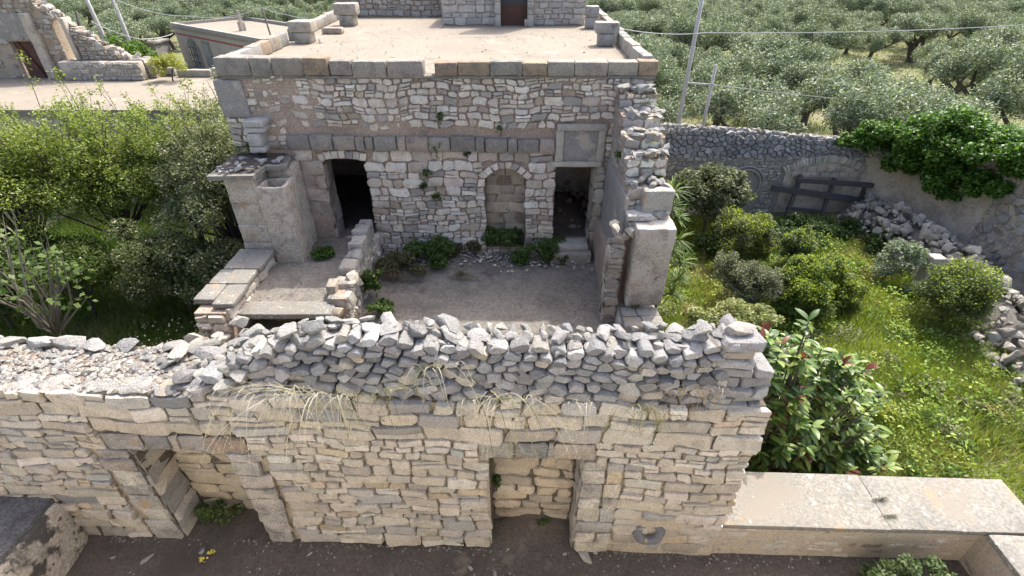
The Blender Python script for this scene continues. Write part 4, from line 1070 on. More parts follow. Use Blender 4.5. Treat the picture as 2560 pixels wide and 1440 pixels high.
# ------------------------------------------------------------------ plants
def leafset(C, L, W, rng, c1, c2, up=.6, extra=None, droop=0.):
    """one small pointed leaf per centre: returns vertices, quads, tints"""
    n = len(C)
    Nn = rng.normal(0, 1, (n, 3)); Nn[:, 2] = np.abs(Nn[:, 2]) + up; Nn /= np.linalg.norm(Nn, axis=1, keepdims=True)
    A = np.cross(Nn, rng.normal(0, 1, (n, 3))); A /= np.linalg.norm(A, axis=1, keepdims=True)
    A[:, 2] -= droop
    B = np.cross(Nn, A)
    l = (L * rng.uniform(.65, 1.3, n))[:, None]; w = (W * rng.uniform(.7, 1.3, n))[:, None]
    V = np.stack([C - A * l * .5, C - B * w * .5 + Nn * w * .12, C + A * l * .5, C + B * w * .5 + Nn * w * .12], 1).reshape(-1, 3)
    F = np.arange(4 * n).reshape(n, 4)
    t = rng.random((n, 1)) ** 1.2
    T = np.array(c1) * (1 - t) + np.array(c2) * t
    T = T * rng.uniform(.75, 1.25, (n, 1))
    if extra is not None:
        m = rng.random(n) < extra[1]; T[m] = np.array(extra[0]) * rng.uniform(.8, 1.2, (m.sum(), 1))
    return V, F, np.repeat(T, 4, 0)
def crown_points(rng, c, r, ncl, nl, clr=.42, shell=.55, flat=0.75):
    """leaf centres in uneven clumps spread through an ellipsoid; also the clump centres"""
    c = np.array(c); r = np.array(r)
    D = rng.normal(0, 1, (ncl, 3)); D /= np.linalg.norm(D, axis=1, keepdims=True)
    D[:, 2] = np.where(D[:, 2] < -.35, -D[:, 2] * .6, D[:, 2])
    K = c + D * r * (rng.uniform(shell, 1., (ncl, 1)))
    rr = clr * r.mean() * rng.uniform(.55, 1.25, ncl)
    w = rr ** 2; k = rng.choice(ncl, nl, p=w / w.sum())
    d = rng.normal(0, 1, (nl, 3)); d /= np.linalg.norm(d, axis=1, keepdims=True)
    P = K[k] + d * (rr[k] * rng.uniform(.35, 1.08, nl) ** .7)[:, None] * np.array([1, 1, flat])
    return P, K, rr
def plant(name, label, cat, base, c, r, ncl, nl, L, W, c1, c2, seed, m=None, group=None, up=.6, extra=None, stem=.04, clr=.42, nbr=9, shell=.55, droop=0., flat=.75, stem_mat=None, zmin=None, twigs=None):
    rng = np.random.default_rng(seed)
    P, K, rr = crown_points(rng, c, r, ncl, nl, clr, shell, flat)
    if zmin is not None: P[:, 2] = np.where(P[:, 2] < zmin, zmin + np.abs(P[:, 2] - zmin) * .5, P[:, 2])
    o = root(name, label, cat, base, group)
    mb = MB(); b = Vector(base); top = Vector(c)
    fork = b.lerp(top, .45) + Vector((rng.normal(0, .05), rng.normal(0, .05), 0))
    mb.tube([b - Vector((0, 0, .1)), b.lerp(fork, .5) + Vector(rng.normal(0, .3 * stem, 3)), fork], [stem * 1.25, stem, stem * .85], 7)
    for i in rng.permutation(ncl)[:nbr]:
        e = Vector(K[i]); mid = fork.lerp(e, .5) + Vector(rng.normal(0, .08, 3)) * (e - fork).length
        mb.tube([fork, mid, e, e + (e - mid) * .5], [stem * .6, stem * .38, stem * .2, stem * .05], 5)
    if twigs:
        ex = []
        for i in range(twigs[0]):
            j = rng.integers(ncl); p = Vector(K[j]) + Vector((0, 0, rr[j] * .5)); q = p + Vector((rng.normal(0, .22), rng.normal(0, .2), 1)) * rng.uniform(*twigs[1])
            mb.tube([p, p.lerp(q, .5) + Vector(rng.normal(0, .03, 3)), q], [.009, .007, .004], 4)
            ex.append(np.array(p.lerp(q, .5))[None] + rng.normal(0, .13, (22, 3)))
            ex.append(np.array(q)[None] + rng.normal(0, .055, (34, 3)) * np.array([1, 1, 1.6]))
        P = np.vstack([P] + ex)
    mb.build('stem', stem_mat or M_BARK, o)
    V, F, T = leafset(P, L, W, rng, c1, c2, up, extra, droop)
    build('foliage', V, F, m or M_LEAF, o, T)
    return o

# olive trees: six built, the rest copies
OLV = []
def olive(seed, big=1.):
    rng = np.random.default_rng(seed)
    o = root('olive_tree', 'x', 'olive tree', (0, 0, 0))
    mb = MB(); b = Vector((0, 0, -.2)); f = Vector((rng.normal(0, .25), rng.normal(0, .25), rng.uniform(1.0, 1.5)))
    mb.tube([b, b.lerp(f, .35) + Vector((rng.normal(0, .08), rng.normal(0, .08), 0)), f], [.34, .22, .2], 8)
    P = []; 
    nl = rng.integers(3, 5)
    for i in range(nl):
        a = i * 6.28 / nl + rng.uniform(-.5, .5); R_ = rng.uniform(.9, 1.6)
        e = f + Vector((math.cos(a) * R_, math.sin(a) * R_, rng.uniform(.7, 1.4)))
        m_ = f.lerp(e, .5) + Vector((rng.normal(0, .15), rng.normal(0, .15), rng.uniform(-.1, .25)))
        mb.tube([f, m_, e], [.15, .11, .07], 6)
        for k in range(4):
            g = e + Vector((math.cos(a + rng.normal(0, .9)) * rng.uniform(.3, 1.1), math.sin(a + rng.normal(0, .9)) * rng.uniform(.3, 1.1), rng.uniform(.2, 1.2)))
            mb.tube([e, e.lerp(g, .5) + Vector(rng.normal(0, .08, 3)), g], [.055, .04, .015], 5)
            P.append((np.array(g), rng.uniform(.5, .85)))
        P.append((np.array(e) + [0, 0, .5], .7))
    for i in range(5): P.append((np.array(f) + np.array([rng.normal(0, .8), rng.normal(0, .8), rng.uniform(1.4, 2.4)]), rng.uniform(.5, .8)))
    mb.build('trunk', M_BARK, o)
    pts = []
    for c, r in P:
        n = int(480 * r * r / .4); d = rng.normal(0, 1, (n, 3)); d /= np.linalg.norm(d, axis=1, keepdims=True)
        q = c + d * (r * rng.uniform(.25, 1.1, n) ** .6)[:, None] * np.array([1, 1, .8]); pts.append(q)
    V, F, T = leafset(np.vstack(pts), .16, .06, rng, (.175, .225, .145), (.32, .372, .272), .3, ((.09, .125, .06), .25))
    build('crown', V, F, M_OLIVE, o, T)
    return o
OLV = [olive(500 + i) for i in range(6)]
rg_ = np.random.default_rng(2024)
spots = []
ang = R(12)
for i in range(-50, 70):
    for j in range(0, 46):
        X = i * 4.7 + rg_.normal(0, .75) + (2.3 if j % 2 else 0); Y = 21.6 + j * 4.3 + rg_.normal(0, .7)
        x, y = X * math.cos(ang) - (Y - 22) * math.sin(ang) * .3, Y + X * math.sin(ang) * .15
        if y < 20.9 or y > 190: continue
        w = np.array([x, y, GZ + 2]) - CP; fwd = w @ FW; u = 1280 + FPX * w[0] / fwd; v = 720 - FPX * (w @ UP) / fwd
        if not (-150 < u < 2750 and v > -170): continue
        if -13 < x < 5.0 and y < 30: continue            # the house
        if x < -4 and y < 52: continue                      # yards on the left
        if abs(x - (21 + (y - 28) * .62)) < 1.9 and 25 < y < 47: continue     # the grassy lane
        if rg_.random() < .07: continue
        spots.append((y, x))
for x, y in ((-30, 36), (-29.5, 40), (-17, 51), (-22, 52), (-12, 42), (-9.2, 39), (-7.5, 44), (-31, 44), (-15, 45)): spots.append((y, x))
spots.sort()
far = spots[292:]; spots = spots[:292]
def gh_(x, y): return float(height(np.array(x), np.array(y)))
for n, (y, x) in enumerate(spots):
    src = OLV[n % 6]
    o = src if n < 6 else copy_tree(src)
    o.location = (x, y, gh_(x, y))
    s = rg_.uniform(.74, 1.06); o.scale = (s, s, s * rg_.uniform(.9, 1.12)); o.rotation_euler = (0, 0, rg_.uniform(0, 6.28))
    if x < -4: o['label'] = 'dark green olive tree in the dense grove behind the left roofs'; o['group'] = 'olive trees behind the left roofs'
    elif y < 25.5:
        w_ = np.array([x, y, GZ + 2]) - CP; k_ = int(np.searchsorted([1700, 2000, 2200, 2420], 1280 + FPX * w_[0] / (w_ @ FW)))
        o['label'] = ['nearest olive tree beside the right corner of the house roof', 'front-row olive tree just right of the two pale poles', 'front-row olive tree above the bricked-up garden arch', 'front-row olive tree directly behind the ivy', 'front-row olive tree at the right edge beyond the ivy'][k_]; o['group'] = 'olive trees in the first row'
    elif y < 60: o['label'] = 'silvery olive tree in the middle of the grove on the right'; o['group'] = 'olive trees in the middle of the grove'
    else: o['label'] = 'small far olive tree near the top of the grove'; o['group'] = 'far olive trees'
VV, TT = [], []
for (y, x) in far:
    c = np.array([x, y, gh_(x, y) + 2.3]); rr = rg_.uniform(1.5, 2.2)
    P, K, r_ = crown_points(rg_, c, (rr, rr, rr * .78), 12, 650, .42, .5, .8)
    V, F, T = leafset(P, .30, .13, rg_, (.175, .225, .145), (.32, .372, .272), .3, ((.09, .125, .06), .25)); VV.append(V); TT.append(T)
if VV:
    V = np.vstack(VV)
    tag(build('olive_grove', V, np.arange(len(V)).reshape(-1, 4), M_OLIVE, None, np.vstack(TT)), 'far part of the olive grove running up to the horizon', 'olive grove', kind='stuff')

# trees and scrub in the left-hand yard
YG1, YG2 = (.15, .215, .038), (.31, .37, .085)
GG1, GG2 = (.14, .175, .075), (.32, .345, .19)
def ztop(v, y): return float(at_y(1280, v, y)[2])
LT = [('yellow-green leafy tree at the far left of the yard', (-13.6, 12.4), (2.0, 1.7, 2.3), 290, YG1, YG2, 201),
      ('bright yellow-green tree, second from the left in the yard', (-11.5, 13.2), (1.9, 1.7, 2.4), 268, YG1, YG2, 202),
      ('yellow-green tree with upright twigs in the middle of the yard', (-9.6, 13.6), (1.7, 1.6, 2.4), 268, YG1, YG2, 203),
      ('grey-green tree with pale bloom close to the house corner', (-7.75, 12.5), (1.45, 1.4, 2.3), 300, GG1, GG2, 204),
      ('grey-green tree leaning against the outbuilding wall', (-8.2, 15.8), (1.9, 1.3, 2.2), 256, GG1, GG2, 205)]
for lab, (x, y), r, v, a, b, sd in LT:
    zt = ztop(v - 18, y)
    plant('leafy_tree', lab, 'tree', (x, y, GZ), (x, y, zt - r[2] * .95), r, 95, 40000, .075, .042, a, b, sd, group='trees in the left yard', extra=((.38, .37, .27), .07 if sd < 204 else .16), stem=.09, clr=.235, nbr=22, shell=.3, twigs=(85, (.35, 1.25)))
for k, (lab, c, r, n, a, b) in enumerate([  # leaf colours darkened to paint in the shade under the trees
    ('lower green shrub under the yellow-green trees, darkened in colour for shade', (-11.6, 11.0, -.8), (2.0, 1.0, 1.4), 20000, (.05, .085, .018), (.12, .17, .04)),
    ('lower grey-green shrub beside the flue pier', (-7.0, 10.7, -.6), (1.0, .9, 1.6), 16000, (.075, .10, .035), (.18, .20, .10)),
    ('shrub with cream bloom in the middle of the shaded yard', (-9.0, 11.2, -.7), (1.6, 1.0, 1.5), 18000, (.06, .09, .025), (.15, .18, .075)),
    ('shrub at the foot of the left yard edge, darkened in colour for shade', (-13.6, 10.6, -.9), (1.6, 1.0, 1.2), 14000, (.04, .075, .016), (.11, .15, .04))]):
    plant('shrub', lab, 'shrub', (c[0], c[1], GZ), c, r, 30, n, .085, .045, a, b, 210 + k, group='shrubs in the left yard', extra=((.40, .38, .29), .10 if k in (1, 2) else .02), stem=.06, clr=.34, shell=.3, zmin=GZ)
plant('fig_tree', 'half-bare fig tree with grey branches at the left edge', 'fig tree', (-10.7, 9.0, GZ), (-10.6, 9.0, .1), (1.15, 1.0, 1.3), 26, 330, .17, .115, (.07, .12, .03), (.17, .24, .08), 220, stem=.07, nbr=26, clr=.3, shell=.6, stem_mat=M_TWIG)
plant('fig_bush', 'bright green fig bush behind the ruined gable', 'bush', (-20.8, 29.5, GZ), (-20.8, 29.5, .9), (1.75, 1.3, 1.35), 24, 4200, .19, .13, (.06, .12, .025), (.14, .23, .045), 221, stem=.09, clr=.36)
plant('broom_bush', 'yellow-green broom bush on the left flat roof edge', 'bush', (-14.9, 23.2, DZ), (-14.9, 23.2, DZ + .5), (.75, .5, .6), 16, 2600, .12, .03, (.26, .28, .05), (.36, .37, .09), 222, stem=.03)
plant('scrub', 'pale dry scrub at the broken end of the slab-topped wall', 'scrub', (-6.3, 7.6, -.9), (-6.2, 7.6, -.35), (.45, .4, .45), 12, 1500, .07, .02, (.22, .23, .10), (.34, .32, .19), 223, stem=.02)

# garden shrubs
plant('loquat_bush', 'big grey-leaved loquat bush in front of the garden wall', 'bush', (6.95, 16.0, GZ), (6.95, 16.0, -.75), (1.15, 1.0, 1.3), 40, 9500, .18, .06, (.06, .085, .035), (.21, .23, .15), 230, stem=.06, clr=.34, up=.7)
BX1, BX2 = (.065, .09, .035), (.16, .19, .085)
YT = ((.36, .40, .06), .0)
def topped(name, label, base, c, r, nl, seed, L=.055, W=.035, c1=BX1, c2=BX2, tip=(.34, .43, .05), zf=.25, group='rounded garden shrubs'):
    """rounded shrub with tip-coloured leaves over its upper clumps"""
    rng = np.random.default_rng(seed)
    o = root(name, label, 'shrub', base, group)
    c = np.array(c) + np.array([0, 0, .2]); r = np.array(r) * np.array([1.0, 1.0, 1.22]); nlob = 5; Ps = []; Qs = []
    for k in range(nlob):
        f = 1. if k == 0 else rng.uniform(.55, .8)
        cc = c + (0 if k == 0 else rng.normal(0, .38, 3) * r * np.array([1, 1, .5])); rr_ = r * f * rng.uniform(.85, 1.1, 3) * (.82 if k == 0 else 1)
        if k == 1: cc = np.array([c[0], c[1], GZ + .35]); rr_ = r * np.array([.95, .9, .6])
        P, K, rr = crown_points(rng, cc, rr_, 26, int(nl * f * f * 1.1), .36, .5, .85); Ps.append(P)
        for kc, kr in zip(K, rr):                      # tip-coloured leaves sit on the upper clumps only
            if kc[2] > cc[2] + rr_[2] * .12 and rng.random() < .75:
                n = int(nl * f / 160); d = rng.normal(0, 1, (n, 3)); d /= np.linalg.norm(d, axis=1, keepdims=True); d[:, 2] = np.abs(d[:, 2])
                Qs.append(kc + d * kr * rng.uniform(.85, 1.35, (n, 1)) + np.array([0, 0, kr * .12]))
    P = np.vstack(Ps); P[:, 2] = np.maximum(P[:, 2], GZ + .03)
    V, F, T = leafset(P, L, W, rng, c1, c2, .6)
    build('foliage', V, F, M_LEAF, o, T)
    if Qs:
        V, F, T = leafset(np.vstack(Qs), L * 1.15, W, rng, tip, tuple(np.array(tip) * .6), .4)
        build('top_leaves', V, F, M_LEAF, o, T)
    MB().tube([base, c], [.06, .04], 6).build('stem', M_BARK, o)
    return o
def bush_px(u, vb, y=None):
    return at_z(u, vb, GZ)
topped('rounded_shrub', 'grey-green rounded shrub with yellow top, farthest of the garden group', (7.2, 13.6, GZ), (7.2, 13.6, -1.2), (.85, .75, .78), 9000, 240)
topped('rounded_shrub', 'darker rounded shrub behind the tall egg-shaped one', (8.35, 12.9, GZ), (8.35, 12.9, -1.25), (.5, .5, .65), 5000, 241, c1=(.05, .085, .03), c2=(.12, .16, .06))
topped('rounded_shrub', 'tall egg-shaped bright green shrub in the middle of the garden', (7.6, 11.2, GZ), (7.6, 11.2, -1.2), (.62, .6, .88), 11000, 242, c1=(.06, .11, .02), c2=(.14, .20, .04))
topped('rounded_shrub', 'small yellow-topped shrub right of the egg-shaped shrub', (8.7, 11.6, GZ), (8.7, 11.6, -1.3), (.48, .45, .72), 5000, 243, c1=(.07, .12, .02), c2=(.16, .22, .04))
topped('rounded_shrub', 'lowest yellow-green shrub beside the tall grass', (9.1, 11.0, GZ), (9.1, 11.0, -1.65), (.42, .4, .5), 3500, 244, c1=(.08, .13, .02), c2=(.18, .23, .04))
topped('rounded_shrub', 'ashy grey shrub left of the egg-shaped shrub', (6.4, 11.3, GZ), (6.4, 11.3, -1.35), (.75, .6, .75), 8000, 245, c1=(.10, .12, .075), c2=(.21, .23, .15), tip=(.2, .22, .13))
topped('rounded_shrub', 'broad green-yellow shrub in front of the stone heap', (11.3, 10.4, GZ), (11.3, 10.4, -1.05), (1.1, .8, .8), 11000, 246, c1=(.06, .095, .03), c2=(.15, .19, .06))
plant('variegated_bush', 'low pale-leaved bush behind the right end of the front wall', 'bush', (5.6, 10.0, GZ), (5.6, 9.9, -1.45), (1.15, .6, .6), 26, 5200, .09, .05, (.17, .21, .06), (.40, .42, .22), 250, clr=.34)
plant('sapling', 'bluish grey-green sapling in front of the stone heap', 'sapling', (11.3, 12.7, GZ), (11.35, 12.6, -1.35), (.75, .55, .85), 24, 2600, .09, .055, (.16, .21, .14), (.30, .35, .27), 251, clr=.3, stem=.03)
plant('sapling', 'low bluish sapling spreading below the taller one', (0, 0, 0) and 'sapling', (11.6, 11.6, GZ), (11.6, 11.5, -1.7), (.6, .4, .45), 14, 1300, .09, .055, (.16, .21, .14), (.30, .35, .27), 252, clr=.34, stem=.02)
for k, (x, y, rx, rz) in enumerate([(8.9, 16.4, .9, .3), (10.4, 16.2, 1.2, .3), (12.0, 16.0, 1.0, .28), (12.6, 14.6, .7, .4), (9.8, 15.0, 1.3, .3), (7.0, 14.6, .9, .5)]):
    plant('nettle_patch', ['dark weed clump at the foot of the garden wall by the loquat', 'dark weed clump below the middle of the timber frame', 'dark weed clump at the right foot of the timber frame', 'dark weed clump against the top of the stone heap', 'low dark weeds in front of the timber frame', 'dark weeds beneath the loquat bush'][k], 'weeds', (x, y, GZ), (x, y, GZ + rz * .6), (rx, .7, rz), 22, 3600, .10, .07, (.035, .07, .02), (.09, .14, .04), 260 + k, zmin=GZ, clr=.36, stem=.02)
# ivy over the wall corner
rv_ = np.random.default_rng(270)
iv = root('ivy', 'dense glossy ivy spilling over the far corner of the garden walls', 'ivy', (13.6, 17, .6))
IVP = [(11.9, 17.75, .62, .30), (12.5, 17.6, .70, .5), (13.0, 17.4, .85, .75), (13.4, 16.9, .75, .95), (13.7, 16.4, .95, 1.05), (14.0, 15.8, 1.1, 1.1), (14.3, 15.1, 1.15, 1.1), (14.6, 14.4, 1.25, 1.05), (14.8, 13.7, 1.35, .8), (14.9, 13.2, 1.2, .6), (13.5, 16.7, .1, .6), (14.0, 15.6, .25, .75), (14.3, 14.9, .3, .7), (14.5, 14.2, .4, .6), (14.1, 15.0, -.25, .3)]
for k, (x, y, z, r) in enumerate(IVP):
    P, K, rr = crown_points(rv_, (x, y, z - .04), (r * 1.02, r * 1.02, r * .85), 22, int(9500 * r * r) + 700, .40, .45, .85)
    V, F, T = leafset(P, .10, .085, rv_, (.045, .11, .018), (.12, .235, .04), .7, ((.18, .31, .06), .15))
    if k == 0: IV_V, IV_F, IV_T, off = [V], [F], [T], len(V)
    else: IV_V.append(V); IV_F.append(F + off); IV_T.append(T); off += len(V)
build('foliage', np.vstack(IV_V), np.vstack(IV_F), M_GLOSS, iv, np.vstack(IV_T))
MB().tube([(14.0, 15.9, -.4), (13.95, 15.85, 0), (14.05, 15.8, .5)], [.04, .04, .03], 6).build('stem', M_BARK, iv)

# rubber tree rising behind the right end of the front wall: big leaves one by one
ft = root('rubber_tree', 'rubber tree with big glossy leaves and red shoots behind the coped parapet', 'tree', (4.6, 5.2, GZ))
rf = np.random.default_rng(280)
def big_leaf(seed, red=False):
    r = np.random.default_rng(seed); n = 5; V = []; T = []
    for i in range(n + 1):
        t = i / n; w = .40 * math.sin(math.pi * min(1, t * .94 + .03)) ** .85; x = t; z = -.25 * t * t
        V += [(x, -w / 2 * 1.0, z + .10 * w), (x, 0, z), (x, w / 2, z + .10 * w)]
    F = []
    for i in range(n):
        for j in range(2): F.append((i * 3 + j, (i + 1) * 3 + j, (i + 1) * 3 + j + 1, i * 3 + j + 1))
    col = np.array([(.115, .03, .025), (.15, .055, .035)][seed % 2] if red else [(.07, .13, .028), (.12, .19, .038), (.045, .09, .02), (.18, .235, .055)][seed % 4])
    me = bpy.data.meshes.new('leaf'); me.from_pydata(V, [], F)
    a = me.attributes.new('tint', 'FLOAT_COLOR', 'POINT')
    tt = np.tile(np.append(col, 1.), (len(V), 1)); tt[1::3, :3] = col * 1.5 + .01
    a.data.foreach_set('color', tt.astype(np.float32).ravel())
    me.polygons.foreach_set('use_smooth', [True] * len(me.polygons)); me.materials.append(M_GLOSS)
    return me
GLV = [big_leaf(i) for i in range(8)]; RLV = [big_leaf(i, True) for i in range(2)]
lvs = []; tips = []
br = MB()
base = Vector((4.5, 5.6, GZ))
CL = [(3.55, 4.9, 2.15), (3.75, 5.0, 1.85), (3.45, 4.75, 1.65), (3.95, 5.1, 1.55), (3.6, 4.75, 1.2), (4.15, 5.3, 1.45), (4.6, 5.5, 1.35), (5.0, 5.6, 1.3), (5.3, 5.7, .95), (5.6, 5.6, .7), (5.95, 5.6, .55), (4.4, 5.2, .95), (3.75, 4.7, .8), (4.9, 5.2, .65), (5.4, 5.2, .25), (5.8, 5.3, .0), (4.3, 4.9, .45), (3.7, 4.6, .35), (4.1, 4.75, .0), (4.7, 4.9, .05), (5.2, 4.9, -.3), (3.6, 4.5, -.05), (3.9, 4.6, -.4), (4.5, 4.75, -.45), (5.6, 4.9, -.6), (5.0, 4.75, -.75), (4.0, 5.6, .9), (4.8, 5.9, .6), (5.3, 6.0, .3), (3.35, 4.7, 1.0), (3.3, 4.5, .45), (3.85, 4.95, 1.2), (4.55, 5.3, .3), (4.2, 5.2, .6), (5.1, 5.5, .6), (5.9, 5.1, -.4), (3.4, 5.0, 1.9)]
CL = CL + [tuple(np.array(c) + rf.normal(0, .25, 3)) for c in CL] + [tuple(np.array(c) + rf.normal(0, .3, 3) - np.array([0, 0, .2])) for c in CL]
CL = [(x - max(0, x - 5.2) * .3, y, min(z, 1.9 - max(0, x - 3.6) * .66)) for x, y, z in CL]
CL = CL + [(rf.uniform(4.6, 5.9), rf.uniform(4.8, 5.4), rf.uniform(-.8, .1)) for k in range(26)]
CL = [(x, max(y, 4.72 + max(0, .3 - z) * .12), z) for x, y, z in CL]
for (x, y, z) in CL:
    for q in range(2 if rf.random() < .8 else 3):
        p = Vector((x, y, z)) + Vector((rf.normal(0, .16), abs(rf.normal(0, .16)), rf.normal(0, .16)))
        fork = base.lerp(p, .55) + Vector((0, 0, -.3))
        br.tube([base + Vector((0, 0, .4)), fork, p.lerp(fork, .3), p], [.03, .022, .014, .008], 5)
        dirn = (p - Vector((4.5, 5.6, -.6))).normalized() + Vector((0, 0, .5)); dirn.normalize()
        n = rf.integers(8, 14)
        for i in range(n):
            az = i * 2.4 + rf.uniform(-.7, .7); el = rf.uniform(-.7, .75)
            d = Vector((math.cos(az) * math.cos(el), math.sin(az) * math.cos(el), math.sin(el))) + dirn * .35; d.normalize()
            red = rf.random() < .02
            lvs.append((p - dirn * (.22 * i / n), d, rf.uniform(.13, .24), red))
        if rf.random() < .1:
            for i in range(rf.integers(2, 5)):
                d = dirn + Vector(rf.normal(0, .4, 3)); lvs.append((p, d.normalized(), rf.uniform(.13, .2), True))
br.build('branch', M_BARK, ft)
def leaf_matrix(p, d, s):
    up_ = Vector((0, 0, 1)); y_ = up_.cross(d); y_ = y_.normalized() if y_.length > .05 else Vector((0, 1, 0)); z_ = d.cross(y_)
    M = Matrix((d, y_, z_)).transposed().to_4x4(); M.translation = p
    return M @ Matrix.Diagonal((s, s, s, 1))
lvs.sort(key=lambda q: (q[0] - Vector(CP)).length)
mb = MB()
for i, (p, d, s, red) in enumerate(lvs):
    me = RLV[i % 2] if red else GLV[i % 8]
    M = leaf_matrix(p, d, s)
    if i < 300:
        o = bpy.data.objects.new('leaf', me); COL.objects.link(o); o.parent = ft
        M2 = M.copy(); M2.translation = Vector(p) - WL[ft.name]; o.matrix_local = M2
    else:
        V = [M @ v.co for v in me.vertices]; n0 = len(mb.v); mb.v += [tuple(v) for v in V]; mb.f += [tuple(a + n0 for a in q.vertices) for q in me.polygons]
        mb.t += [tuple(c.color)[:3] for c in me.attributes['tint'].data]
if mb.v: mb.build('inner_leaves', M_GLOSS, ft, kind='stuff')

# yucca beside the pier
yu = root('yucca', 'tall yucca with spiky green rosettes against the outside of the pier', 'yucca', (3.6, 9.6, GZ))
ry = np.random.default_rng(290)
MB().tube([(3.5, 9.8, GZ), (3.45, 9.8, -.5), (3.4, 9.7, .8), (3.35, 9.7, 2.1)], [.09, .08, .07, .05], 7).build('stem', M_BARK, yu)
for (u, v, yy) in [(1682, 478, 9.7), (1690, 545, 9.8), (1695, 600, 9.8), (1700, 655, 9.8), (1693, 700, 9.7), (1678, 735, 9.6), (1672, 520, 9.9), (1680, 625, 9.9)]:
    c = at_y(u, v, yy); mb = MB()
    for i in range(46):
        az = ry.uniform(0, 6.28); el = ry.uniform(-.5, 1.2); L = ry.uniform(.32, .52)
        d = np.array([math.cos(az) * math.cos(el), math.sin(az) * math.cos(el), math.sin(el)])
        sd = np.array([-math.sin(az), math.cos(az), 0]) * .019
        p1 = c + d * L * .5 + np.array([0, 0, -.01]); p2 = c + d * L + np.array([0, 0, -.10 * L * 2])
        t = np.array([(.07, .13, .03), (.12, .19, .045), (.18, .24, .07)][ry.integers(3)]) * ry.uniform(.8, 1.2)
        mb.add([c - sd * .6, c + sd * .6, p1 + sd, p1 - sd, p2], [(0, 1, 2, 3), (3, 2, 4)], t)
    mb.build('rosette', M_LEAF, yu)

# grass
def blades(P, hgt, wid, rng, cols, lean=.35):
    n = len(P); az = rng.uniform(0, 6.28, n); h = hgt * rng.uniform(.5, 1.3, n)
    S = np.stack([np.cos(az), np.sin(az), 0 * az], 1) * (wid * rng.uniform(.7, 1.3, n))[:, None] / 2
    la = rng.uniform(0, 6.28, n); ll = np.abs(rng.normal(0, lean, n)) * h
    Tp = P + np.stack([np.cos(la) * ll, np.sin(la) * ll, h], 1)
    V = np.stack([P - S, P + S, Tp], 1).reshape(-1, 3)
    return V, np.arange(3 * n).reshape(n, 3), np.repeat(cols, 3, 0)
rg = np.random.default_rng(300)
nA, nB2, nC2 = ico_noise(301), ico_noise(302), ico_noise(303)
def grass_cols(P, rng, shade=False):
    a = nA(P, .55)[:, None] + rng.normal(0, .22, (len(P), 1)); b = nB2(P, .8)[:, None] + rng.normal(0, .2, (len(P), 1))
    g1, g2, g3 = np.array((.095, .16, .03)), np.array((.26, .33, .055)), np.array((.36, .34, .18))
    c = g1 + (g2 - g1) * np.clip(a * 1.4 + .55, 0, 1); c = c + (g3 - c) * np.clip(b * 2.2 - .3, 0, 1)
    if shade: c = c * np.array((.5, .6, .55))  # yard copy of the grass colours, darkened to stand in for shade
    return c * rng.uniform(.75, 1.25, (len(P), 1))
n = 110000
X = rg.uniform(3.2, 14.0, n); Y = 4.3 + (17.4 - 4.3) * rg.random(n) ** 1.25
P = np.stack([X, Y, height(X, Y)], 1)
hb = .14 + .20 * np.clip(nC2(P, 1.6) + .35, 0, 1.3)
mound = np.exp(-((X - 9.6) / 1.6) ** 2 - ((Y - 10.2) / 2.6) ** 2)
P[:, 2] += .35 * mound
V, F, T = blades(P, hb, .028, rg, grass_cols(P, rg))
g = build('garden_grass', V, F, M_LEAF, None, T); tag(g, 'tall yellow-green grass filling the walled garden', 'grass', kind='stuff')
n = 16000
X = rg.uniform(3.2, 13.5, n); Y = rg.uniform(4.3, 16, n); P = np.stack([X, Y, height(X, Y) + rg.uniform(.05, .35, n)], 1)
mound = np.exp(-((X - 9.6) / 1.6) ** 2 - ((Y - 10.2) / 2.6) ** 2); P[:, 2] += .35 * mound
keep = nB2(P, 1.3) + rg.normal(0, .25, n) > .05
P = P[keep]; V, F, T = leafset(P, .10, .06, rg, (.13, .24, .035), (.31, .41, .07), .8)
g = build('garden_weeds', V, F, M_LEAF, None, T); tag(g, 'leafy low weeds scattered through the garden grass', 'weeds', kind='stuff')
VV = []; TT = []
for k in range(330):
    x, y = rg.uniform(3.4, 12.8), 4.4 + 11.5 * rg.random() ** 1.1
    r = rg.uniform(.12, .42); nn = int(60 + 900 * r * r)
    base_ = np.array([x, y, float(height(np.array(x), np.array(y))) + .35 * math.exp(-((x - 9.6) / 1.6) ** 2 - ((y - 10.2) / 2.6) ** 2) + .08])
    d = rg.normal(0, 1, (nn, 3)); d /= np.linalg.norm(d, axis=1, keepdims=True); d[:, 2] = np.abs(d[:, 2])
    Pk = base_ + d * r * rg.uniform(.3, 1.1, (nn, 1)) * np.array([1, 1, rg.uniform(.5, 1.1)])
    ca_, cb_ = [((.08, .14, .03), (.20, .28, .06)), ((.13, .20, .035), (.33, .40, .07)), ((.15, .17, .08), (.30, .31, .18)), ((.2, .26, .04), (.42, .46, .10)), ((.25, .2, .08), (.42, .34, .16))][rg.choice(5, p=[.28, .3, .17, .2, .05])]
    V, F, T = leafset(Pk, rg.uniform(.06, .13), rg.uniform(.02, .05), rg, ca_, cb_, .5); VV.append(V); TT.append(T)
V = np.vstack(VV)
g = build('weed_clumps', V, np.arange(len(V)).reshape(-1, 4), M_LEAF, None, np.vstack(TT)); tag(g, 'mixed green and straw weed clumps among the garden grass', 'weeds', kind='stuff')
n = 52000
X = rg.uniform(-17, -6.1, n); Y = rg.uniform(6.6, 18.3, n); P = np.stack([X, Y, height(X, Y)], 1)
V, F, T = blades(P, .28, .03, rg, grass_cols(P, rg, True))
g = build('yard_grass', V, F, M_LEAF, None, T); tag(g, 'grass in the left yard, its green darkened to stand in for shade', 'grass', kind='stuff')
n = 170
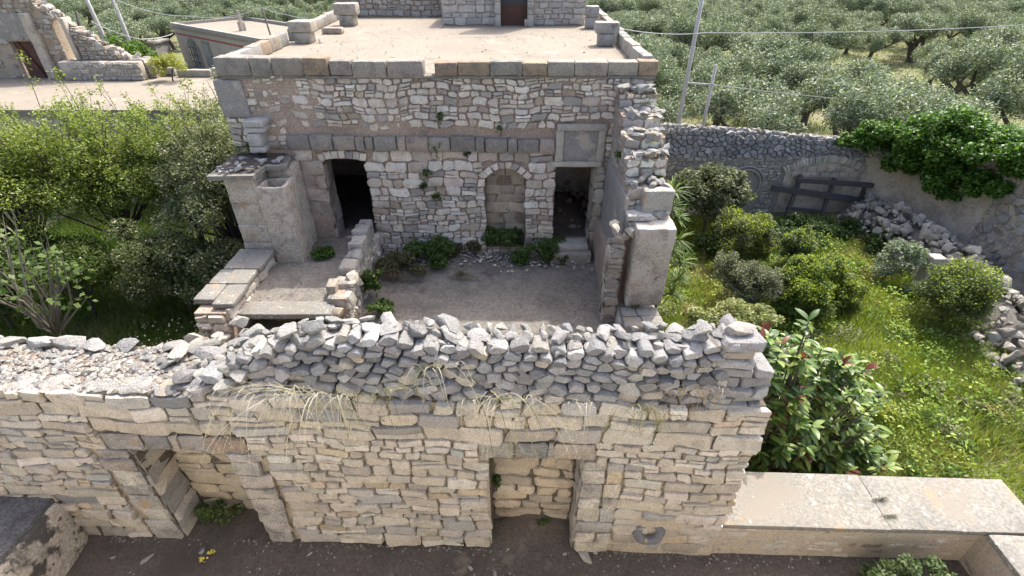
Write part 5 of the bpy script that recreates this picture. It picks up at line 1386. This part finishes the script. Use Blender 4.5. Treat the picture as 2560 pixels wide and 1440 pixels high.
X = rg.uniform(-9.8, -7.2, n); Y = rg.uniform(8.2, 10.6, n); P = np.stack([X, Y, height(X, Y) + rg.uniform(.2, .38, n)], 1)
V, F, T = leafset(P, .055, .05, rg, (.75, .74, .6), (.8, .78, .5), 2.)
g = build('daisies', V, F, M_FLOWER, None, T); tag(g, 'small white and cream daisies in the left yard grass', 'flowers', kind='stuff')
# sparse dry growth under the olives
n = 60000
X = rg.uniform(3, 60, n); Y = 18.6 + 60 * rg.random(n) ** 1.7; k = X < Y * 1.25; X, Y = X[k], Y[k]
P = np.stack([X, Y, height(X, Y)], 1)
V, F, T = blades(P, .2, .06, rg, grass_cols(P, rg) * np.array([.95, .92, 1.1]))
g = build('grove_grass', V, F, M_LEAF, None, T); tag(g, 'thin dry grass on the ground between the olive trees', 'grass', kind='stuff')

# plants on and around the masonry
def strands(name, label, cat, o, n, L, rng, cols, out, w=.006, group=None, drop=.9, spread=.5, heads=True, parent=None):
    mb = MB(); o = np.array(o)
    for i in range(n):
        az = rng.normal(0, spread); l = L * rng.uniform(.45, 1.15)
        d0 = np.array([math.sin(az) * .9, 0, 0]) + np.array(out) * rng.uniform(.3, 1.); v = d0 + np.array([0, 0, rng.uniform(.1, .8)])
        p = o + np.array([rng.normal(0, .05 if parent is not None or cat != 'grass tuft' or group == 'tufts on the coping' else .13), 0, rng.normal(0, .02)]); pts = [p]
        for k in range(7):
            p = p + v * l / 7; v = v + np.array([0, 0, -drop * .32]); v = v / max(1., np.linalg.norm(v)); pts.append(p)
        pts = np.array(pts); t = np.array(cols[rng.integers(len(cols))]) * rng.uniform(.8, 1.15)
        sd = np.array([math.cos(az), -math.sin(az) * .3, .2]) * w / 2
        V = []; 
        for k, q in enumerate(pts): ww = sd * (1 - .75 * k / 7); V += [q - ww, q + ww]
        mb.add(V, [(2 * k, 2 * k + 1, 2 * k + 3, 2 * k + 2) for k in range(7)], t)
        if heads and rng.random() < .5:
            for q in (pts[-1], pts[-2]):
                for j in range(5):
                    e = q + rng.normal(0, .014, 3); mb.add([e, e + sd * 1.2, e + (0, 0, -.03)], [(0, 1, 2)], t * 1.1)
    if parent is not None: return mb.build(name, M_STRAW, parent)
    r_ = root(name, label, cat, o, group); mb.build('blades', M_STRAW, r_); return r_
STRAW = [(.54, .50, .42), (.46, .425, .34), (.38, .35, .27), (.60, .57, .49)]
GST = [(.13, .14, .06), (.22, .21, .11), (.36, .33, .22)]
rt_ = np.random.default_rng(310)
for k, (u, v, n, L, cols, lab) in enumerate([
    (650, 985, 16, .75, STRAW, 'dry grass tuft trailing from the left end of the parapet foot'),
    (735, 995, 40, .95, STRAW, 'largest straw-coloured grass tuft arching left over the front wall'),
    (800, 1000, 34, .85, STRAW, 'straw grass tuft beside the largest tuft on the front wall'),
    (880, 1005, 22, .7, STRAW + GST, 'mixed green and straw tuft left of the wall centre'),
    (1010, 985, 26, .5, GST, 'greenish grass tuft growing between the parapet stones'),
    (1070, 930, 20, .45, GST + STRAW, 'short tuft higher up among the grey parapet stones'),
    (1245, 1015, 44, .85, STRAW + GST, 'straw tuft hanging down over the middle niche'),
    (1330, 1012, 14, .75, STRAW, 'few long straws right of the middle niche tuft'),
    (1600, 1030, 46, .45, [(.14, .15, .07), (.22, .2, .1), (.3, .27, .17)], 'dark spiky tuft at the right part of the parapet foot'),
    (1740, 985, 40, .3, [(.24, .17, .12), (.3, .24, .17)], 'brown dry twig tuft near the right end of the parapet'),
    (1470, 1020, 16, .5, STRAW, 'thin straw tuft between the middle niche and the dark tuft')]):
    s = at_y(u, v - 14, 3.30); strands('grass_tuft', lab, 'grass tuft', s, int(n * .85), L * 1.25, rt_, cols, (-.45 if k < 4 else -.05, -.55, 0), .011, 'grass tufts on the front wall', .9, .75)
for k, (u, v, n, L, lab) in enumerate([(2200, 1250, 60, .10, 'small dark tuft in the joint of the coping slabs'), (2222, 1292, 50, .08, 'second dark tuft nearer the coping edge')]):
    strands('grass_tuft', lab, 'grass tuft', at_z(u, v, .525), n * 2, L * 1.3, rt_, [(.12, .11, .08), (.17, .17, .09)], (0, -.2, .3), .008, 'tufts on the coping', .2, 2., False)
def weed(label, u=None, v=None, pos=None, r=(.2, .2, .2), n=400, L=.06, W=.03, c1=(.06, .11, .03), c2=(.14, .2, .06), extra=None, name='weed', cat='weed', group=None, z=None, y=None):
    if pos is None: pos = at_y(u, v, y) if y is not None else at_z(u, v, z)
    return plant(name, label, cat, pos, (pos[0], pos[1], pos[2] + r[2] * .6), r, 12, n, L, W, c1, c2, int(abs(pos[0] * 1000 + pos[1] * 77)) % 9999, extra=extra, stem=.008, clr=.42, nbr=5, group=group, zmin=pos[2] + .01)
DG = dict(c1=(.055, .10, .025), c2=(.15, .22, .06))
weed('dark tangled weed growing inside the left niche', 545, 1300, z=-.18, r=(.3, .16, .22), n=700, **DG)
strands('dead_twigs', 'brown dead twigs on the floor of the left niche', 'twigs', at_z(560, 1275, 0.), 50, .4, rt_, [(.14, .10, .08), (.2, .15, .11)], (0, -.4, .2), .007, None, .4, 1.6, False)
weed('small green sprig on the floor of the middle niche', 1360, 1312, z=0., r=(.09, .07, .05), n=120, L=.04)
weed('green sprig on the left reveal of the middle niche', 1240, 1232, pos=WF.p(-.2, .75, -.28), r=(.06, .06, .12), n=110, L=.06)
weed('little weed at the foot of the wall left of the middle niche', 1150, 1356, z=-.18, r=(.07, .05, .09), n=110, L=.05)
strands('dry_brush', 'dry brush lying across the back of the middle niche', 'twigs', at_y(1260, 1275, 3.8), 50, .45, rt_, [(.24, .18, .13), (.34, .27, .18)], (0.6, -.3, .2), .007, None, .5, 1.6, False)
weed('dark green bush beside the return of the coped parapet', pos=(4.85, 2.85, TZ), r=(.62, .34, .42), n=5200, L=.05, W=.03, c1=(.05, .09, .03), c2=(.13, .18, .07), extra=((.28, .33, .16), .05), name='bush', cat='bush')
for k, (u, v, r, n, lab) in enumerate([(1092, 385, .17, 260, 'largest fern hanging below the cornice'), (1068, 445, .11, 130, 'fern below the largest one on the house wall'), (1062, 475, .1, 110, 'lowest fern tuft on the house wall'), (1168, 395, .09, 110, 'small fern right of the largest one'), (1092, 505, .12, 130, 'moss-like fern on the middle of the house wall'), (1250, 330, .07, 70, 'tiny sprig on the cornice ledge'), (1100, 300, .08, 70, 'tiny sprig above the cornice')]):
    weed(lab, u, v, y=10.72, r=(r, .06, r * 1.2), n=n, L=.08, W=.03, group='ferns on the house wall', name='fern', cat='fern', **DG)
for k, (u, v, rx, rz, n, lab, ex) in enumerate([
    (1080, 660, .5, .38, 2600, 'leafy green weed clump at the foot of the house wall, left of the niche', ((.7, .62, .1), .004)),
    (1000, 680, .42, .26, 1400, 'greyish weed clump by the tumbled wall end', None),
    (1165, 640, .3, .25, 1100, 'brown-green weeds between the clump and the niche', None),
    (1245, 620, .4, .45, 2400, 'yellow-flowered weeds in front of the blocked niche', ((.8, .7, .12), .012)),
    (1320, 640, .55, .45, 3400, 'big dark green mallow clump beside the doorstep', None),
    (1395, 650, .25, .16, 700, 'low weeds under the doorstep', None),
    (940, 735, .2, .4, 900, 'tall yellow-flowered weed beside the tumbled wall', ((.5, .5, .12), .05)),
    (955, 780, .25, .15, 700, 'low green weeds near the parapet at the courtyard edge', None)]):
    weed(lab, u, v, z=0., r=(rx * 1.5, rx * .85, rz * 1.0), n=int(n * 2.1), L=.075, W=.035, extra=ex, group='weeds in the courtyard', **(DG if k not in (1, 2) else dict(c1=(.10, .10, .05), c2=(.18, .17, .09))))
strands('dry_grass', 'dry brown grass heap along the tumbled wall', 'dry grass', at_z(985, 690, 0.), 420, .62, rt_, [(.24, .19, .14), (.32, .26, .19), (.18, .16, .10)], (.5, -.5, .4), .012, None, .6, 1.6, False)
strands('dry_grass', 'dry brown grass between the green weeds by the house wall', 'dry grass', at_z(1150, 690, 0.), 260, .5, rt_, [(.24, .19, .14), (.30, .25, .18), (.18, .16, .10)], (.6, -.4, .4), .011, None, .6, 1.7, False)
weed('round green weed growing on the raised walk', 810, 640, z=.5, r=(.24, .2, .16), n=900, L=.08, W=.035, c1=(.05, .11, .02), c2=(.12, .2, .04))
strands('dry_grass', 'dry grass fringe in front of the sill slab', 'dry grass', at_z(700, 800, .2), 220, .3, rt_, [(.3, .28, .15), (.2, .22, .08), (.4, .35, .22)], (.9, -.2, .4), .008, None, .4, 2.2, False)
weed('scrubby green growth under the sill slab', 740, 800, z=.1, r=(.75, .14, .13), n=1500, L=.05, W=.02, c1=(.1, .13, .05), c2=(.22, .23, .11))
weed('grass tuft growing on the flue pier slab', 625, 385, z=2.6, r=(.25, .12, .14), n=420, L=.12, W=.015, name='grass_tuft', cat='grass tuft', c1=(.09, .15, .03), c2=(.2, .24, .07))
weed('yellow-flowered tuft on the ruined wall steps', 1640, 455, y=8.95, r=(.13, .08, .1), n=260, L=.1, W=.015, name='grass_tuft', cat='grass tuft', extra=((.8, .7, .1), .02), **DG)
for u, v, yy, lab in ((1615, 265, 10.3, 'dry grass on the upper steps of the ruined wall'), (1640, 340, 9.7, 'dry grass midway down the ruined wall')):
    strands('dry_grass', lab, 'dry grass', at_y(u, v, yy), 110, .28, rt_, STRAW + GST, (0, -.3, .5), .008, 'dry grass on the ruined wall', .5, 1.6, False)
weed('dark bushy tuft at the broken top corner of the house', 1565, 262, y=10.7, r=(.22, .14, .2), n=700, L=.06, W=.02, c1=(.07, .08, .04), c2=(.17, .17, .09))
weed('fern on the inner face of the ruined wall', 1558, 372, pos=(2.12, 9.7, 2.85), r=(.05, .12, .16), n=150, L=.08, W=.02, name='fern', cat='fern', **DG)
strands('dry_grass', 'brown grass between the pier and its base slabs', 'dry grass', (2.45, 7.98, .42), 120, .2, rt_, [(.2, .17, .1), (.14, .16, .07)], (0, -.5, .5), .008, None, .4, 1.4, False)
strands('dead_twigs', 'dead twigs on the broken left corner of the house', 'twigs', (-5.0, 10.55, 2.75), 60, .5, rt_, [(.16, .13, .1), (.24, .2, .15)], (0, -.5, .2), .009, None, .5, 1.6, False)

# loose stones and little things
def loose(label, u, v, z, size, col=None, rot=None, group=None):
    p = at_z(u, v, z); h = size[2] if hasattr(size, '__len__') else size * .5
    o = rock((p[0], p[1], p[2] + h * .22), size, rt_, None, col or pick(rt_, PALE), 'loose_stone', rot)
    return tag(o, label, 'stone', group)
G1 = 'loose stones on the terrace'
loose('biggest loose stone on the dark terrace near the middle niche', 1463, 1396, TZ, (.27, .17, .12), (.40, .38, .34), (.1, .1, 2.1), G1)
loose('small pale stone just right of the biggest terrace stone', 1487, 1381, TZ, (.11, .09, .07), None, None, G1)
loose('pale pebble right of the middle niche mouth', 1412, 1386, TZ, (.07, .06, .05), None, None, G1)
loose('white pebble in front of the middle niche', 1270, 1374, TZ, (.05, .05, .04), None, None, G1)
loose('white pebble on the terrace below the left half of the wall', 774, 1387, TZ, (.12, .07, .06), (.55, .53, .5), None, G1)
loose('flat pale stone on the terrace near the bench', 366, 1400, TZ, (.22, .09, .06), None, (0, 0, .7), G1)
loose('upright chip on the terrace beside the flat pale stone', 284, 1395, TZ, (.06, .05, .06), None, None, G1)
loose('grey stone on the terrace in front of the left niche', 505, 1380, TZ, (.16, .09, .05), (.27, .26, .25), None, G1)
loose('pebble at the bottom edge below the middle niche', 1176, 1420, TZ, (.09, .06, .05), (.34, .33, .31), None, G1)
loose('lowest pebble at the bottom edge of the terrace', 1238, 1436, TZ, (.08, .06, .05), None, None, G1)
lb = root('loose_block', 'weathered stone block lying loose on the roof by the left edge posts', 'block', at_z(830, 86, 4.2))
p = at_z(830, 86, 4.2); worn('loose_block', M_BLOCK, lb, p[0] - .3, p[0] + .3, p[1], p[1] + .35, 4.203, 4.37, r=.04, amp=.02, seed=400, t=(.38, .32, .26))
for lab, u, v, s in (('small flat stone on the roof near the left edge', 803, 108, .25), ('small pale stone on the roof left of the gatehouse', 1102, 70, .24), ('tiny dark stone near the roof gap', 1098, 145, .09), ('tiny stone in the middle of the roof', 1206, 130, .08), ('tiny stone on the right of the roof', 1460, 132, .09)):
    loose(lab, u, v, 4.2, (s, s * .7, s * .5), None, None, 'loose stones on the roof')
for lab, u, v in (('yellow wildflower on the terrace, upper of two', 536, 1390), ('yellow wildflower on the terrace, lower of two', 509, 1408)):
    p = at_z(u, v, TZ); q = root('wildflower', lab, 'flower', p, 'yellow flowers on the terrace')
    V, F, T = leafset(p + rt_.normal(0, .018, (14, 3)) + np.array([0, 0, .09]), .035, .03, rt_, (.75, .62, .06), (.8, .7, .15), 1.5)
    build('petals', V, F, M_FLOWER, q, T); MB().tube([p, p + np.array([.01, 0, .09])], .003, 4).build('stalk', M_BARK, q)
# pebbles and grit
def grit(label, n, f, col, smin, smax, name):
    mb = MB(); r = np.random.default_rng(n)
    for i in range(n):
        p = np.array(f(r)); s = r.uniform(smin, smax); q = r.normal(0, 1, (6, 3)); q /= np.linalg.norm(q, axis=1, keepdims=True)
        V = [p + s * np.array(v) * (1, .8, .55) for v in ((1, .2, .1), (-.2, 1, .1), (-1, -.1, .1), (.1, -1, .1), (.1, .1, 1))]
        a = r.uniform(0, 6.28); c_, s_ = math.cos(a), math.sin(a); V = [(p[0] + (v[0] - p[0]) * c_ - (v[1] - p[1]) * s_, p[1] + (v[0] - p[0]) * s_ + (v[1] - p[1]) * c_, v[2]) for v in V]
        mb.add(V, [(0, 1, 4), (1, 2, 4), (2, 3, 4), (3, 0, 4)], pick(r, col, .15))
    tag(mb.build(name, M_STONE), label, 'gravel', kind='stuff')
grit('pale grit and pebbles scattered over the dark terrace earth', 420, lambda r: (r.uniform(-5.5, 5.4), r.uniform(2.6, 3.5), TZ + .0), BLOCKC * 3 + PALE, .005, .02, 'terrace_grit')
grit('grit and pebbles scattered over the courtyard floor', 700, lambda r: (r.uniform(-3.2, 2.0), r.uniform(6.5, 10.5), -.09), PALE + BLOCKC, .008, .03, 'courtyard_grit')
grit('grit scattered over the raised walk', 240, lambda r: (r.uniform(-5.2, -3.6), r.uniform(8.1, 10.6), .505), PALE, .008, .03, 'walk_grit')

grit('crumbled mortar and chips along the foot of the front wall', 380, lambda r: (lambda x: (x, 3.49 - x * .0314 - abs(r.normal(0, .05)), TZ + .004))(r.uniform(-5.5, 5.2)), [(.2, .185, .16), (.26, .24, .21)], .006, .024, 'wall_foot_chips')
grit('broken chips bedded on top of the low part of the front wall', 1500, lambda r: tuple(WF.p(r.uniform(-7, -3.0), 2.545, -r.uniform(.03, .74))), PALE + [(.38, .33, .27), (.30, .25, .21)], .012, .05, 'wall_top_chips')
grit('chips and crumbs on the left of the roof terrace', 260, lambda r: (r.uniform(-5.3, 2.2), 12 + 7 * r.random(), 4.203), BLOCKC + PALE, .01, .04, 'roof_crumbs')
grit('stone chips lying along the foot of the house wall', 420, lambda r: (r.uniform(-3.2, 1.9), 10.75 - abs(r.normal(0, .35)), .06), PALE + CREAM, .012, .06, 'courtyard_chips')
